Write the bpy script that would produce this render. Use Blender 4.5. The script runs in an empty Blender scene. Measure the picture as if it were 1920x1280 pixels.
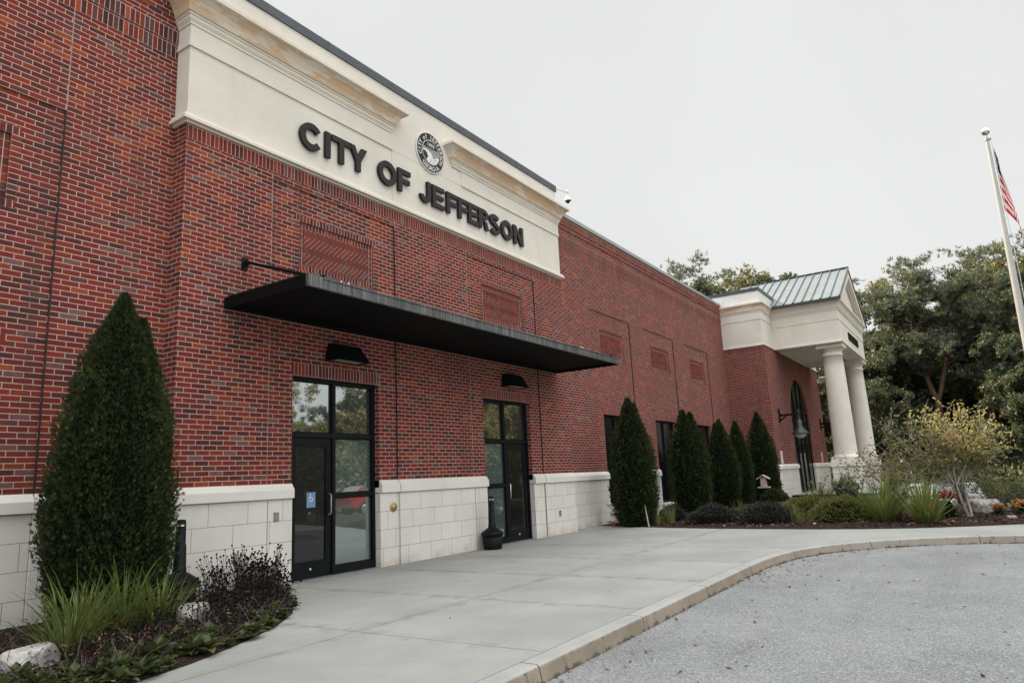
import bpy, bmesh, math, random
from mathutils import Vector, Matrix, noise as mnoise
from mathutils.geometry import tessellate_polygon
R = math.radians
scene = bpy.context.scene
col = scene.collection
rnd = random.Random(7)

# ------------------------------------------------------------------ camera
cam_d = bpy.data.cameras.new('camera')
cam_d.sensor_width = 36.0
cam_d.lens = 1304.65 / 1920 * 36.0
cam_d.clip_start = 0.05
cam_d.clip_end = 3000
cam = bpy.data.objects.new('camera', cam_d)
col.objects.link(cam)
_y, _p, _r = 0.99255731, 0.19578508, -0.04887123
_f = Vector((math.sin(_y)*math.cos(_p), math.cos(_y)*math.cos(_p), math.sin(_p)))
_rt = Vector((math.cos(_y), -math.sin(_y), 0)); _up = _rt.cross(_f)
_r2 = _rt*math.cos(_r) + _up*math.sin(_r); _u2 = _up*math.cos(_r) - _rt*math.sin(_r)
cam.matrix_world = Matrix(((_r2.x, _u2.x, -_f.x, 0), (_r2.y, _u2.y, -_f.y, 0), (_r2.z, _u2.z, -_f.z, 1.32), (0, 0, 0, 1)))
scene.camera = cam

# ------------------------------------------------------------------ light
SUN_EL, SUN_AZ = R(40), R(3)          # azimuth from +Y towards +X: the sun stands behind the building
world = bpy.data.worlds.new("World"); scene.world = world
world.use_nodes = True
wn, wl = world.node_tree.nodes, world.node_tree.links
wn.clear()
out = wn.new('ShaderNodeOutputWorld')
sky = wn.new('ShaderNodeTexSky'); sky.sky_type = 'NISHITA'; sky.sun_disc = False
sky.sun_elevation = SUN_EL; sky.sun_rotation = SUN_AZ
sky.air_density = 1.0; sky.dust_density = 1.0; sky.ozone_density = 1.0
bg = wn.new('ShaderNodeBackground'); bg.inputs['Strength'].default_value = 0.05
hs = wn.new('ShaderNodeHueSaturation'); hs.inputs['Saturation'].default_value = 0.22; wl.new(sky.outputs[0], hs.inputs['Color'])
vm = wn.new('ShaderNodeVectorMath'); vm.operation = 'MINIMUM'; vm.inputs[1].default_value = (1.75, 1.78, 1.75)   # the veil hides the glow round the sun
wl.new(hs.outputs[0], vm.inputs[0]); wl.new(vm.outputs[0], bg.inputs['Color'])
# bright thin high cloud: extra brightness added behind the camera to light the facade
tc = wn.new('ShaderNodeTexCoord'); sp = wn.new('ShaderNodeSeparateXYZ')
wl.new(tc.outputs['Generated'], sp.inputs[0])
mr = wn.new('ShaderNodeMapRange'); mr.interpolation_type = 'SMOOTHSTEP'
mr.inputs['From Min'].default_value = -0.40; mr.inputs['From Max'].default_value = 0.30
mr.inputs['To Min'].default_value = 0.0; mr.inputs['To Max'].default_value = 0.30
dt = wn.new('ShaderNodeVectorMath'); dt.operation = 'DOT_PRODUCT'; dt.inputs[1].default_value = (-0.62, -0.78, 0.0)
wl.new(tc.outputs['Generated'], dt.inputs[0]); wl.new(dt.outputs['Value'], mr.inputs['Value'])
mz = wn.new('ShaderNodeMapRange'); mz.interpolation_type = 'SMOOTHSTEP'      # an overcast veil is brightest overhead
mz.inputs['From Min'].default_value = 0.66; mz.inputs['From Max'].default_value = 0.95
mz.inputs['To Min'].default_value = 0.0; mz.inputs['To Max'].default_value = 0.72
wl.new(sp.outputs['Z'], mz.inputs['Value'])
mh = wn.new('ShaderNodeMapRange')                                          # and dimmer towards the horizon
mh.inputs['From Min'].default_value = 0.0; mh.inputs['From Max'].default_value = 0.6; mh.inputs['To Min'].default_value = 0.25; mh.inputs['To Max'].default_value = 1.7
wl.new(sp.outputs['Z'], mh.inputs['Value'])
mm_ = wn.new('ShaderNodeMath'); mm_.operation = 'MULTIPLY_ADD'; wl.new(mr.outputs[0], mm_.inputs[0]); wl.new(mh.outputs[0], mm_.inputs[1]); mm_.inputs[2].default_value = 0.0
nz = wn.new('ShaderNodeTexNoise'); nz.inputs['Scale'].default_value = 2.2; nz.inputs['Detail'].default_value = 5; wl.new(tc.outputs['Generated'], nz.inputs['Vector'])
nr = wn.new('ShaderNodeMapRange'); nr.inputs['From Min'].default_value = 0.3; nr.inputs['From Max'].default_value = 0.7; nr.inputs['To Min'].default_value = 0.305; nr.inputs['To Max'].default_value = 0.338
wl.new(nz.outputs[0], nr.inputs['Value']); wl.new(nr.outputs[0], mm_.inputs[2])
sm = wn.new('ShaderNodeMath'); sm.operation = 'ADD'; wl.new(mm_.outputs[0], sm.inputs[0]); wl.new(mz.outputs[0], sm.inputs[1])
cb = wn.new('ShaderNodeBackground'); cb.inputs['Color'].default_value = (0.985, 1.0, 0.99, 1)
wl.new(sm.outputs[0], cb.inputs['Strength'])
ad = wn.new('ShaderNodeAddShader'); wl.new(bg.outputs[0], ad.inputs[0]); wl.new(cb.outputs[0], ad.inputs[1])
wl.new(ad.outputs[0], out.inputs['Surface'])

sun_d = bpy.data.lights.new('sun', 'SUN'); sun_d.energy = 5.0; sun_d.angle = R(0.6); sun_d.color = (1.0, 0.86, 0.66)
sun = bpy.data.objects.new('sun', sun_d); col.objects.link(sun)
_sd = Vector((math.sin(SUN_AZ)*math.cos(SUN_EL), math.cos(SUN_AZ)*math.cos(SUN_EL), math.sin(SUN_EL)))
sun.rotation_euler = _sd.to_track_quat('Z', 'Y').to_euler(); sun.location = (0, 40, 60)

vs = scene.view_settings
vs.view_transform = 'Standard'; vs.look = 'None'; vs.exposure = 1.0; vs.gamma = 1.0
vs.use_curve_mapping = False
scene.cycles.max_bounces = 8
scene.cycles.diffuse_bounces = 4
scene.cycles.transparent_max_bounces = 8

# ------------------------------------------------------------------ node helpers
class NT:
    def __init__(s, name):
        s.m = bpy.data.materials.new(name); s.m.use_nodes = True
        s.t = s.m.node_tree; s.t.nodes.clear()
        s.out = s.n('ShaderNodeOutputMaterial')
    def n(s, typ, **kw):
        nd = s.t.nodes.new(typ)
        for k, v in kw.items(): setattr(nd, k, v)
        return nd
    def l(s, a, b): s.t.links.new(a, b)
    def val(s, sock, v):
        if isinstance(v, bpy.types.NodeSocket): s.l(v, sock)
        else: sock.default_value = v
    def math(s, op, a, b=None, c=None, clamp=False):
        nd = s.n('ShaderNodeMath', operation=op); nd.use_clamp = clamp
        s.val(nd.inputs[0], a)
        if b is not None: s.val(nd.inputs[1], b)
        if c is not None: s.val(nd.inputs[2], c)
        return nd.outputs[0]
    def mix(s, f, a, b, blend='MIX'):
        nd = s.n('ShaderNodeMix', data_type='RGBA', blend_type=blend)
        s.val(nd.inputs[0], f); s.val(nd.inputs[6], a); s.val(nd.inputs[7], b)
        return nd.outputs[2]
    def mapr(s, v, a, b, c=0.0, d=1.0, smooth=True):
        nd = s.n('ShaderNodeMapRange'); nd.interpolation_type = 'SMOOTHSTEP' if smooth else 'LINEAR'
        s.val(nd.inputs[0], v); nd.inputs[1].default_value = a; nd.inputs[2].default_value = b
        nd.inputs[3].default_value = c; nd.inputs[4].default_value = d
        return nd.outputs[0]
    def ramp(s, f, stops, const=False):
        nd = s.n('ShaderNodeValToRGB'); r = nd.color_ramp
        r.interpolation = 'CONSTANT' if const else 'LINEAR'
        while len(r.elements) < len(stops): r.elements.new(0.5)
        for e, (p, c) in zip(r.elements, stops): e.position = p; e.color = (*c, 1)
        s.val(nd.inputs[0], f)
        return nd.outputs[0]
    def noise(s, scale, detail=4, rough=0.55, vec=None, dim='3D'):
        nd = s.n('ShaderNodeTexNoise'); nd.noise_dimensions = dim
        nd.inputs['Scale'].default_value = scale; nd.inputs['Detail'].default_value = detail; nd.inputs['Roughness'].default_value = rough
        if vec is not None: s.l(vec, nd.inputs['Vector'])
        return nd.outputs[0]
    def pos(s): return s.n('ShaderNodeNewGeometry').outputs['Position']
    def obj(s): return s.n('ShaderNodeTexCoord').outputs['Object']
    def uv(s): return s.n('ShaderNodeTexCoord').outputs['UV']
    def bump(s, h, strength=0.3, dist=0.01):
        nd = s.n('ShaderNodeBump'); nd.inputs['Strength'].default_value = strength; nd.inputs['Distance'].default_value = dist
        s.l(h, nd.inputs['Height']); return nd.outputs[0]
    def pbsdf(s, base, rough=0.7, spec=0.3, metal=0.0, normal=None, out=True):
        b = s.n('ShaderNodeBsdfPrincipled')
        s.val(b.inputs['Base Color'], base if isinstance(base, bpy.types.NodeSocket) else (*base, 1))
        s.val(b.inputs['Roughness'], rough); b.inputs['Specular IOR Level'].default_value = spec; b.inputs['Metallic'].default_value = metal
        if normal is not None: s.l(normal, b.inputs['Normal'])
        if out: s.l(b.outputs[0], s.out.inputs['Surface'])
        return b

def plain(name, base, rough=0.6, spec=0.3, metal=0.0, nscale=6.0, amount=0.25, bump=0.0):
    t = NT(name)
    p = t.obj()
    n = t.noise(nscale, 5, 0.6, p)
    c = t.mix(t.mapr(n, 0.3, 0.7), (*[v*(1-amount) for v in base], 1), (*[min(1, v*(1+amount*0.6)) for v in base], 1))
    nm = t.bump(t.noise(nscale*14, 3, 0.6, p), bump, 0.01) if bump else None
    t.pbsdf(c, rough, spec, metal, nm)
    return t.m

BL, BH = 0.2032, 0.0677
def brick_mat(name, offset=0.5, length=BL):
    t = NT(name)
    uv = t.uv(); s = t.n('ShaderNodeSeparateXYZ'); t.l(uv, s.inputs[0])
    wob = t.noise(30.0, 2, 0.5, uv)
    wobv = t.math('MULTIPLY', t.math('SUBTRACT', wob, 0.5), 0.004)
    v = t.math('DIVIDE', t.math('ADD', s.outputs[1], wobv), BH)
    row = t.math('FLOOR', v)
    par = t.math('MULTIPLY', t.math('FLOORED_MODULO', row, 2.0), offset)
    rj = t.n('ShaderNodeTexWhiteNoise', noise_dimensions='1D'); t.l(row, rj.inputs['W'])
    u = t.math('ADD', t.math('ADD', t.math('DIVIDE', t.math('ADD', s.outputs[0], wobv), length), par),
               t.math('MULTIPLY', rj.outputs[0], 0.10 if offset else 0.0))
    cl = t.math('FLOOR', u)
    fu, fv = t.math('SUBTRACT', u, cl), t.math('SUBTRACT', v, row)
    du = t.math('MULTIPLY', t.math('MINIMUM', fu, t.math('SUBTRACT', 1.0, fu)), length)
    dv = t.math('MULTIPLY', t.math('MINIMUM', fv, t.math('SUBTRACT', 1.0, fv)), BH)
    d = t.math('MINIMUM', du, dv)
    brick = t.mapr(d, 0.0034, 0.0070)
    cv = t.n('ShaderNodeCombineXYZ'); t.l(cl, cv.inputs[0]); t.l(row, cv.inputs[1])
    wn_ = t.n('ShaderNodeTexWhiteNoise', noise_dimensions='3D'); t.l(cv.outputs[0], wn_.inputs['Vector'])
    cv2 = t.n('ShaderNodeVectorMath', operation='ADD'); t.l(cv.outputs[0], cv2.inputs[0]); cv2.inputs[1].default_value = (37.3, 11.7, 5.0)
    wn2 = t.n('ShaderNodeTexWhiteNoise', noise_dimensions='3D'); t.l(cv2.outputs[0], wn2.inputs['Vector'])
    cc = t.n('ShaderNodeVectorMath', operation='MULTIPLY'); t.l(cv.outputs[0], cc.inputs[0]); cc.inputs[1].default_value = (length, BH, 1)
    blot = t.noise(0.7, 4, 0.6, cc.outputs[0])
    pick = t.math('ADD', wn_.outputs[0], t.math('MULTIPLY', t.math('SUBTRACT', blot, 0.5), 0.9), clamp=True)
    c = t.ramp(pick, [(0.0, (0.050, 0.030, 0.032)), (0.08, (0.092, 0.031, 0.030)), (0.20, (0.150, 0.031, 0.029)), (0.38, (0.200, 0.034, 0.028)),
                      (0.56, (0.238, 0.039, 0.028)), (0.69, (0.145, 0.042, 0.037)), (0.77, (0.262, 0.048, 0.024)), (0.85, (0.100, 0.060, 0.060)), (0.91, (0.170, 0.112, 0.105)), (0.95, (0.330, 0.080, 0.032))], True)
    grain = t.noise(55.0, 5, 0.7, t.pos())
    fl = t.noise(9.0, 2, 0.5, t.pos())
    c = t.mix(t.mapr(grain, 0.4, 0.8, 0.0, 0.40), c, (0.060, 0.024, 0.024, 1))
    c = t.mix(t.mapr(fl, 0.5, 0.72, 0.0, 0.45), c, (0.085, 0.034, 0.034, 1))
    c = t.mix(t.math('MULTIPLY', wn2.outputs[0], 0.35), c, (0.13, 0.03, 0.027, 1))
    tone = t.mapr(t.noise(0.35, 3, 0.5, t.pos()), 0.35, 0.65)
    c = t.mix(t.math('MULTIPLY', tone, 0.14), c, (0.25, 0.050, 0.026, 1))
    mpd = t.n('ShaderNodeMapping'); mpd.inputs['Scale'].default_value = (2.2, 2.2, 0.22); t.l(t.pos(), mpd.inputs[0])
    run = t.mapr(t.noise(1.0, 5, 0.65, mpd.outputs[0]), 0.54, 0.78, 0.0, 0.45)
    eff = t.mapr(t.noise(1.3, 6, 0.7, t.pos()), 0.60, 0.78, 0.0, 0.35)
    pale = t.math('MULTIPLY', eff, t.mapr(wn2.outputs[0], 0.4, 0.8))
    c = t.mix(pale, c, (0.34, 0.25, 0.24, 1))
    mc = t.mix(t.noise(25.0, 4, 0.6, t.pos()), (0.40, 0.27, 0.235, 1), (0.58, 0.42, 0.37, 1))
    full = t.mix(brick, mc, c)
    full = t.mix(run, full, (0.085, 0.045, 0.042, 1))
    h = t.math('ADD', t.math('MULTIPLY', brick, 1.0), t.math('MULTIPLY', grain, 0.35))
    t.pbsdf(full, 0.9, 0.07, 0.0, t.bump(h, 0.6, 0.006))
    return t.m

M = {}
M['brick'] = brick_mat('red_brick_running', 0.5)
M['stack'] = brick_mat('red_brick_soldier', 0.0)
def brick_piece():
    t = NT('red_brick_piece')
    wn_ = t.n('ShaderNodeTexWhiteNoise', noise_dimensions='2D'); t.l(t.uv(), wn_.inputs['Vector'])
    c = t.ramp(wn_.outputs[0], [(0, (0.120, 0.038, 0.034)), (0.2, (0.180, 0.040, 0.032)), (0.5, (0.220, 0.044, 0.032)), (0.75, (0.260, 0.056, 0.034)), (0.88, (0.150, 0.080, 0.074))], True)
    g = t.noise(60, 4, 0.7, t.pos()); c = t.mix(t.mapr(g, 0.4, 0.75, 0, 0.4), c, (0.07, 0.03, 0.03, 1))
    t.pbsdf(c, 0.85, 0.2, 0, t.bump(g, 0.3, 0.004)); return t.m
M['bpiece'] = brick_piece()
M['mortar'] = plain('mortar', (0.50, 0.36, 0.31), 0.95, 0.1, 0, 20, 0.25)
M['joint'] = plain('control_joint_sealant', (0.045, 0.032, 0.032), 0.8, 0.2)
M['sealant'] = plain('pale_sealant', (0.33, 0.27, 0.25), 0.8, 0.2)

def stone_mat(name, base, blocks=True, stain=0.0):
    t = NT(name)
    p = t.pos()
    n1 = t.noise(1.1, 5, 0.6, p); n2 = t.noise(90, 3, 0.6, p); n3 = t.noise(9, 4, 0.65, p)
    c = t.mix(t.mapr(n1, 0.3, 0.7), (*[v*0.93 for v in base], 1), (*[min(1, v*1.04) for v in base], 1))
    c = t.mix(t.mapr(n3, 0.45, 0.8, 0, 0.12), c, (base[0]*0.72, base[1]*0.64, base[2]*0.55, 1))
    mp = t.n('ShaderNodeMapping'); mp.inputs['Scale'].default_value = (5.0, 5.0, 0.35); t.l(p, mp.inputs[0])
    st = t.mapr(t.noise(1.0, 5, 0.65, mp.outputs[0]), 0.55, 0.82, 0, 0.16 + stain)
    c = t.mix(st, c, (base[0]*0.62, base[1]*0.52, base[2]*0.42, 1))
    h = n2
    if blocks:
        uv = t.uv(); s = t.n('ShaderNodeSeparateXYZ'); t.l(uv, s.inputs[0])
        v = t.math('DIVIDE', s.outputs[1], 0.3); row = t.math('FLOOR', v)
        rj = t.n('ShaderNodeTexWhiteNoise', noise_dimensions='1D'); t.l(t.math('ADD', row, 3.3), rj.inputs['W'])
        u = t.math('ADD', t.math('DIVIDE', s.outputs[0], 0.6), t.math('ADD', t.math('MULTIPLY', t.math('FLOORED_MODULO', row, 2.0), 0.5), t.math('MULTIPLY', rj.outputs[0], 0.28)))
        cl = t.math('FLOOR', u); fu, fv = t.math('SUBTRACT', u, cl), t.math('SUBTRACT', v, row)
        du = t.math('MULTIPLY', t.math('MINIMUM', fu, t.math('SUBTRACT', 1.0, fu)), 0.6)
        dv = t.math('MULTIPLY', t.math('MINIMUM', fv, t.math('SUBTRACT', 1.0, fv)), 0.3)
        d = t.math('MINIMUM', du, dv); k = t.mapr(d, 0.0012, 0.0042)
        cv = t.n('ShaderNodeCombineXYZ'); t.l(cl, cv.inputs[0]); t.l(row, cv.inputs[1])
        w = t.n('ShaderNodeTexWhiteNoise', noise_dimensions='3D'); t.l(cv.outputs[0], w.inputs['Vector'])
        c = t.mix(t.math('MULTIPLY', w.outputs[0], 0.14), c, (base[0]*0.75, base[1]*0.72, base[2]*0.7, 1))
        sz = t.n('ShaderNodeSeparateXYZ'); t.l(p, sz.inputs[0])
        damp = t.math('MULTIPLY', t.mapr(sz.outputs[2], 0.0, 0.22, 0.45, 0.0), t.mapr(t.noise(3.0, 4, 0.7, p), 0.35, 0.65))
        c = t.mix(damp, c, (0.30, 0.235, 0.175, 1))
        c = t.mix(k, (0.16, 0.115, 0.095, 1), c)
        h = t.math('ADD', t.math('MULTIPLY', k, 2.0), t.math('MULTIPLY', n2, 0.5))
    t.pbsdf(c, 0.85, 0.25, 0, t.bump(h, 0.25, 0.004))
    return t.m
M['stone'] = stone_mat('cast_stone_blocks', (0.72, 0.69, 0.65))
M['cap'] = stone_mat('cast_stone_cap', (0.74, 0.71, 0.665), False)
M['stucco'] = stone_mat('cream_stucco', (0.70, 0.66, 0.60), False)
M['mould'] = stone_mat('cream_moulding', (0.70, 0.645, 0.57), False, 0.06)
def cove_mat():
    t = NT('stained_shaded_cove'); p = t.pos()
    base = (0.62, 0.455, 0.315)  # tan paints in the warm shade and bounce of the cove, along with stains
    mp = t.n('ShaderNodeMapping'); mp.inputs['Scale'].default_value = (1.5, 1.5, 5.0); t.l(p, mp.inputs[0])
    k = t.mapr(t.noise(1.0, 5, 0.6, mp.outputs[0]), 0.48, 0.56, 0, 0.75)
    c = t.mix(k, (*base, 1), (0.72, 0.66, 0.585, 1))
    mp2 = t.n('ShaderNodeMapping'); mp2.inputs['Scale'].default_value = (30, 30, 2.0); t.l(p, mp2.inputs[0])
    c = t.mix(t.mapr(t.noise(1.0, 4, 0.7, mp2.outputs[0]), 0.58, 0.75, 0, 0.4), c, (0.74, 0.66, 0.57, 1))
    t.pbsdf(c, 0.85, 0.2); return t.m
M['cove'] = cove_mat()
M['coping'] = plain('dark_metal_coping', (0.055, 0.065, 0.078), 0.4, 0.5, 0.3, 2.0, 0.2)
M['coping_pale'] = plain('pale_metal_coping', (0.27, 0.32, 0.32), 0.4, 0.5, 0.2, 2.0, 0.15)
M['black'] = plain('black_metal', (0.006, 0.008, 0.009), 0.5, 0.15, 0.0, 8, 0.3)
M['frame'] = plain('dark_bronze_frame', (0.006, 0.0075, 0.009), 0.45, 0.16, 0.0, 3, 0.2)
M['canopy'] = plain('canopy_soffit', (0.0035, 0.0045, 0.005), 0.7, 0.12, 0, 5, 0.3)
def fascia_mat():
    t = NT('weathered_canopy_fascia'); p = t.pos()
    mp = t.n('ShaderNodeMapping'); mp.inputs['Scale'].default_value = (45, 45, 1.2); t.l(p, mp.inputs[0])
    n = t.noise(1.0, 4, 0.7, mp.outputs[0]); b = t.noise(1.6, 4, 0.6, p)
    f = t.math('MULTIPLY', t.mapr(n, 0.35, 0.7), t.mapr(b, 0.3, 0.7, 0.35, 1.0))
    t.pbsdf(t.mix(f, (0.035, 0.038, 0.039, 1), (0.20, 0.205, 0.20, 1)), 0.55, 0.4); return t.m
M['fascia'] = fascia_mat()
M['letter'] = plain('letter_bronze', (0.014, 0.0125, 0.0125), 0.42, 0.22, 0.0, 3, 0.3)
M['white'] = plain('white_paint', (0.72, 0.72, 0.70), 0.5, 0.4, 0, 8, 0.08)
M['grey'] = plain('grey_metal', (0.27, 0.275, 0.28), 0.45, 0.5, 0.3)
M['chrome'] = plain('bright_metal', (0.62, 0.62, 0.60), 0.22, 0.5, 0.9, 4, 0.1)
M['brass'] = plain('brass', (0.48, 0.34, 0.15), 0.3, 0.5, 0.8, 20, 0.2)
M['roofmetal'] = plain('pale_standing_seam_metal', (0.185, 0.21, 0.222), 0.42, 0.4, 0.15, 1.2, 0.12)
M['darkgreen'] = plain('dark_green_metal', (0.018, 0.032, 0.030), 0.4, 0.5, 0.0)
M['lampglass'] = plain('frosted_globe', (0.55, 0.47, 0.38), 0.3, 0.5, 0, 4, 0.1)
M['wood'] = plain('weathered_pale_wood', (0.42, 0.34, 0.31), 0.85, 0.2, 0, 9, 0.3)
M['roof'] = plain('flat_roof_membrane', (0.30, 0.29, 0.28), 0.9, 0.1)

def glass_mat(name, base, fac, tint=(0.86, 0.93, 0.95), rough=0.015, fk=1.0):
    t = NT(name)
    b = t.pbsdf(base, 0.25, 0.5, out=False)
    g = t.n('ShaderNodeBsdfGlossy'); g.inputs['Color'].default_value = (*tint, 1); g.inputs['Roughness'].default_value = rough
    wv = t.bump(t.noise(1.3, 2, 0.5, t.pos()), 0.02, 0.02); t.l(wv, g.inputs['Normal'])
    fr = t.n('ShaderNodeFresnel'); fr.inputs['IOR'].default_value = 1.5
    f = t.math('ADD', t.math('MULTIPLY', fr.outputs[0], (1.0 - fac)*fk), fac, clamp=True)
    mx = t.n('ShaderNodeMixShader'); t.l(f, mx.inputs[0]); t.l(b.outputs[0], mx.inputs[1]); t.l(g.outputs[0], mx.inputs[2])
    t.l(mx.outputs[0], t.out.inputs['Surface']); return t.m
M['transom'] = glass_mat('reflective_transom_glass', (0.020, 0.032, 0.033), 0.36)
M['doorglass'] = glass_mat('dark_door_glass', (0.002, 0.003, 0.004), 0.02, fk=0.45)
M['sideglass'] = glass_mat('screened_sidelight_glass', (0.075, 0.102, 0.102), 0.27)
M['darkglass'] = glass_mat('dark_window_glass', (0.004, 0.005, 0.006), 0.0, fk=0.3)

def ground_mats():
    t = NT('broom_finished_concrete'); p = t.pos()
    n = t.noise(0.7, 6, 0.6, p); n2 = t.noise(140, 3, 0.6, p); n3 = t.noise(4, 5, 0.65, p)
    c = t.mix(t.mapr(n, 0.3, 0.7), (0.275, 0.278, 0.264, 1), (0.345, 0.347, 0.33, 1))
    c = t.mix(t.mapr(n3, 0.5, 0.8, 0, 0.35), c, (0.27, 0.26, 0.24, 1))
    mp = t.n('ShaderNodeMapping'); mp.inputs['Scale'].default_value = (0.35, 2.4, 1); mp.inputs['Rotation'].default_value = (0, 0, 0.2); t.l(p, mp.inputs[0])
    c = t.mix(t.mapr(t.noise(2.0, 5, 0.7, mp.outputs[0]), 0.56, 0.76, 0, 0.30), c, (0.30, 0.285, 0.255, 1))
    c = t.mix(t.mapr(n2, 0.5, 0.8, 0, 0.22), c, (0.27, 0.26, 0.24, 1))
    vg = t.n('ShaderNodeTexVoronoi'); vg.inputs['Scale'].default_value = 2.1; t.l(p, vg.inputs['Vector'])
    sg_ = t.n('ShaderNodeSeparateColor'); t.l(vg.outputs['Color'], sg_.inputs[0])
    spot = t.math('MULTIPLY', t.mapr(vg.outputs['Distance'], 0.020, 0.045, 0.55, 0.0), t.mapr(sg_.outputs[0], 0.62, 0.66))
    c = t.mix(spot, c, (0.12, 0.115, 0.105, 1))
    s = t.n('ShaderNodeSeparateXYZ'); t.l(p, s.inputs[0])
    def line(x, at, w=0.0055):
        return t.mapr(t.math('ABSOLUTE', t.math('SUBTRACT', x, at)), w*0.5, w*1.7, 1.0, 0.0)
    wob = t.math('MULTIPLY', t.math('SUBTRACT', t.noise(3.0, 2, 0.5, p), 0.5), 0.012)
    x, y = t.math('ADD', s.outputs[0], wob), t.math('ADD', s.outputs[1], wob)
    ln = line(y, 5.1)
    for at in (1.15, 3.03, 4.91, 6.76, 8.68, 10.55, 12.45):
        ln = t.math('MAXIMUM', ln, line(x, at))
    ln = t.math('MULTIPLY', ln, t.mapr(t.noise(2.5, 3, 0.6, p), 0.25, 0.6, 0.45, 1.0))
    dirt = line(y, 5.1, 0.10)
    for at in (1.15, 3.03, 4.91, 6.76, 8.68, 10.55, 12.45): dirt = t.math('MAXIMUM', dirt, line(x, at, 0.10))
    dirt = t.math('MAXIMUM', dirt, t.mapr(s.outputs[1], 8.05, 8.5, 0.0, 0.9))
    c = t.mix(t.math('MULTIPLY', dirt, t.mapr(n3, 0.42, 0.66, 0.0, 0.55)), c, (0.20, 0.185, 0.16, 1))
    c = t.mix(ln, c, (0.10, 0.09, 0.08, 1))
    t.pbsdf(c, 0.85, 0.25, 0, t.bump(t.math('SUBTRACT', n2, ln), 0.25, 0.003))
    M['concrete'] = t.m
    # kerb : uv.x = run length, uv.y = 0 front .. 1 top
    t = NT('weathered_kerb_concrete'); p = t.pos()
    uv = t.uv(); s = t.n('ShaderNodeSeparateXYZ'); t.l(uv, s.inputs[0])
    n = t.noise(2.0, 6, 0.65, p); n2 = t.noise(110, 3, 0.6, p)
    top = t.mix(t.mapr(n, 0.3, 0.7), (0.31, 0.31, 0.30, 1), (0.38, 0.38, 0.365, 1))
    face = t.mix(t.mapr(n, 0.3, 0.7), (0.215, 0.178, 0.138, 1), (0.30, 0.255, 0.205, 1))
    mp = t.n('ShaderNodeMapping'); mp.inputs['Scale'].default_value = (9, 9, 3); t.l(p, mp.inputs[0])
    gr = t.noise(1.0, 6, 0.75, mp.outputs[0])
    sz = t.n('ShaderNodeSeparateXYZ'); t.l(p, sz.inputs[0])
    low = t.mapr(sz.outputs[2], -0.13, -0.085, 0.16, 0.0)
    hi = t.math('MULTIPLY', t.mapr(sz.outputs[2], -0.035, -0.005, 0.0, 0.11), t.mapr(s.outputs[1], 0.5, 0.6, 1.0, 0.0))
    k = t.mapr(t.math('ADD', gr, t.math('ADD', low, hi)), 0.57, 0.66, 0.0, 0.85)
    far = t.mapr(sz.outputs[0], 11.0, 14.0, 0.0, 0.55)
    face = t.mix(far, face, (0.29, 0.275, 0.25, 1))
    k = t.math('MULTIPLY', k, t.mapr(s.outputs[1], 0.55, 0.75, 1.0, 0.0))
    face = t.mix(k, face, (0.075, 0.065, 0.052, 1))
    c = t.mix(t.mapr(s.outputs[1], 0.45, 0.62), face, top)
    c = t.mix(t.mapr(n2, 0.5, 0.8, 0, 0.25), c, (0.25, 0.22, 0.19, 1))
    jm = t.math('FLOORED_MODULO', t.math('ADD', s.outputs[0], 0.02), 1.87)
    jl = t.mapr(t.math('ABSOLUTE', t.math('SUBTRACT', jm, 0.93)), 0.004, 0.010, 0.9, 0.0)
    c = t.mix(jl, c, (0.05, 0.045, 0.04, 1))
    t.pbsdf(c, 0.88, 0.2, 0, t.bump(t.math('SUBTRACT', n2, t.math('MULTIPLY', jl, 2)), 0.3, 0.004)); M['kerb'] = t.m
    # asphalt
    t = NT('worn_grey_asphalt'); p = t.pos()
    v = t.n('ShaderNodeTexVoronoi'); v.inputs['Scale'].default_value = 95; t.l(p, v.inputs['Vector'])
    n = t.noise(0.5, 6, 0.62, p); n2 = t.noise(60, 4, 0.7, p); n3 = t.noise(2.2, 5, 0.7, p)
    c = t.mix(t.mapr(n, 0.3, 0.7), (0.18, 0.188, 0.192, 1), (0.265, 0.275, 0.28, 1))
    c = t.mix(t.mapr(n3, 0.45, 0.7, 0, 0.4), c, (0.33, 0.325, 0.31, 1))
    mpt = t.n('ShaderNodeMapping'); mpt.inputs['Scale'].default_value = (0.18, 1.1, 1); mpt.inputs['Rotation'].default_value = (0, 0, 0.35); t.l(p, mpt.inputs[0])
    c = t.mix(t.mapr(t.noise(1.2, 4, 0.6, mpt.outputs[0]), 0.5, 0.68, 0, 0.45), c, (0.15, 0.152, 0.15, 1))
    sc = t.n('ShaderNodeSeparateColor'); t.l(v.outputs['Color'], sc.inputs[0])
    c = t.mix(t.math('MULTIPLY', t.mapr(sc.outputs[0], 0.55, 1.0), 0.55), c, (0.52, 0.53, 0.53, 1))
    c = t.mix(t.math('MULTIPLY', t.mapr(sc.outputs[1], 0.55, 1.0), 0.6), c, (0.085, 0.085, 0.085, 1))
    c = t.mix(t.mapr(n2, 0.5, 0.72, 0, 0.5), c, (0.10, 0.10, 0.10, 1))
    t.pbsdf(c, 0.85, 0.3, 0, t.bump(t.math('ADD', v.outputs['Distance'], t.math('MULTIPLY', n2, 0.6)), 0.7, 0.006)); M['asphalt'] = t.m
    # mulch, earth, grass
    t = NT('dark_bark_mulch'); p = t.pos()
    n = t.noise(45, 5, 0.75, p); m = t.noise(3, 4, 0.6, p)
    c = t.ramp(n, [(0.3, (0.010, 0.007, 0.006)), (0.5, (0.035, 0.023, 0.018)), (0.62, (0.075, 0.048, 0.038)), (0.75, (0.16, 0.115, 0.095))])
    c = t.mix(t.mapr(m, 0.4, 0.7, 0, 0.4), c, (0.03, 0.02, 0.016, 1))
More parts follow.
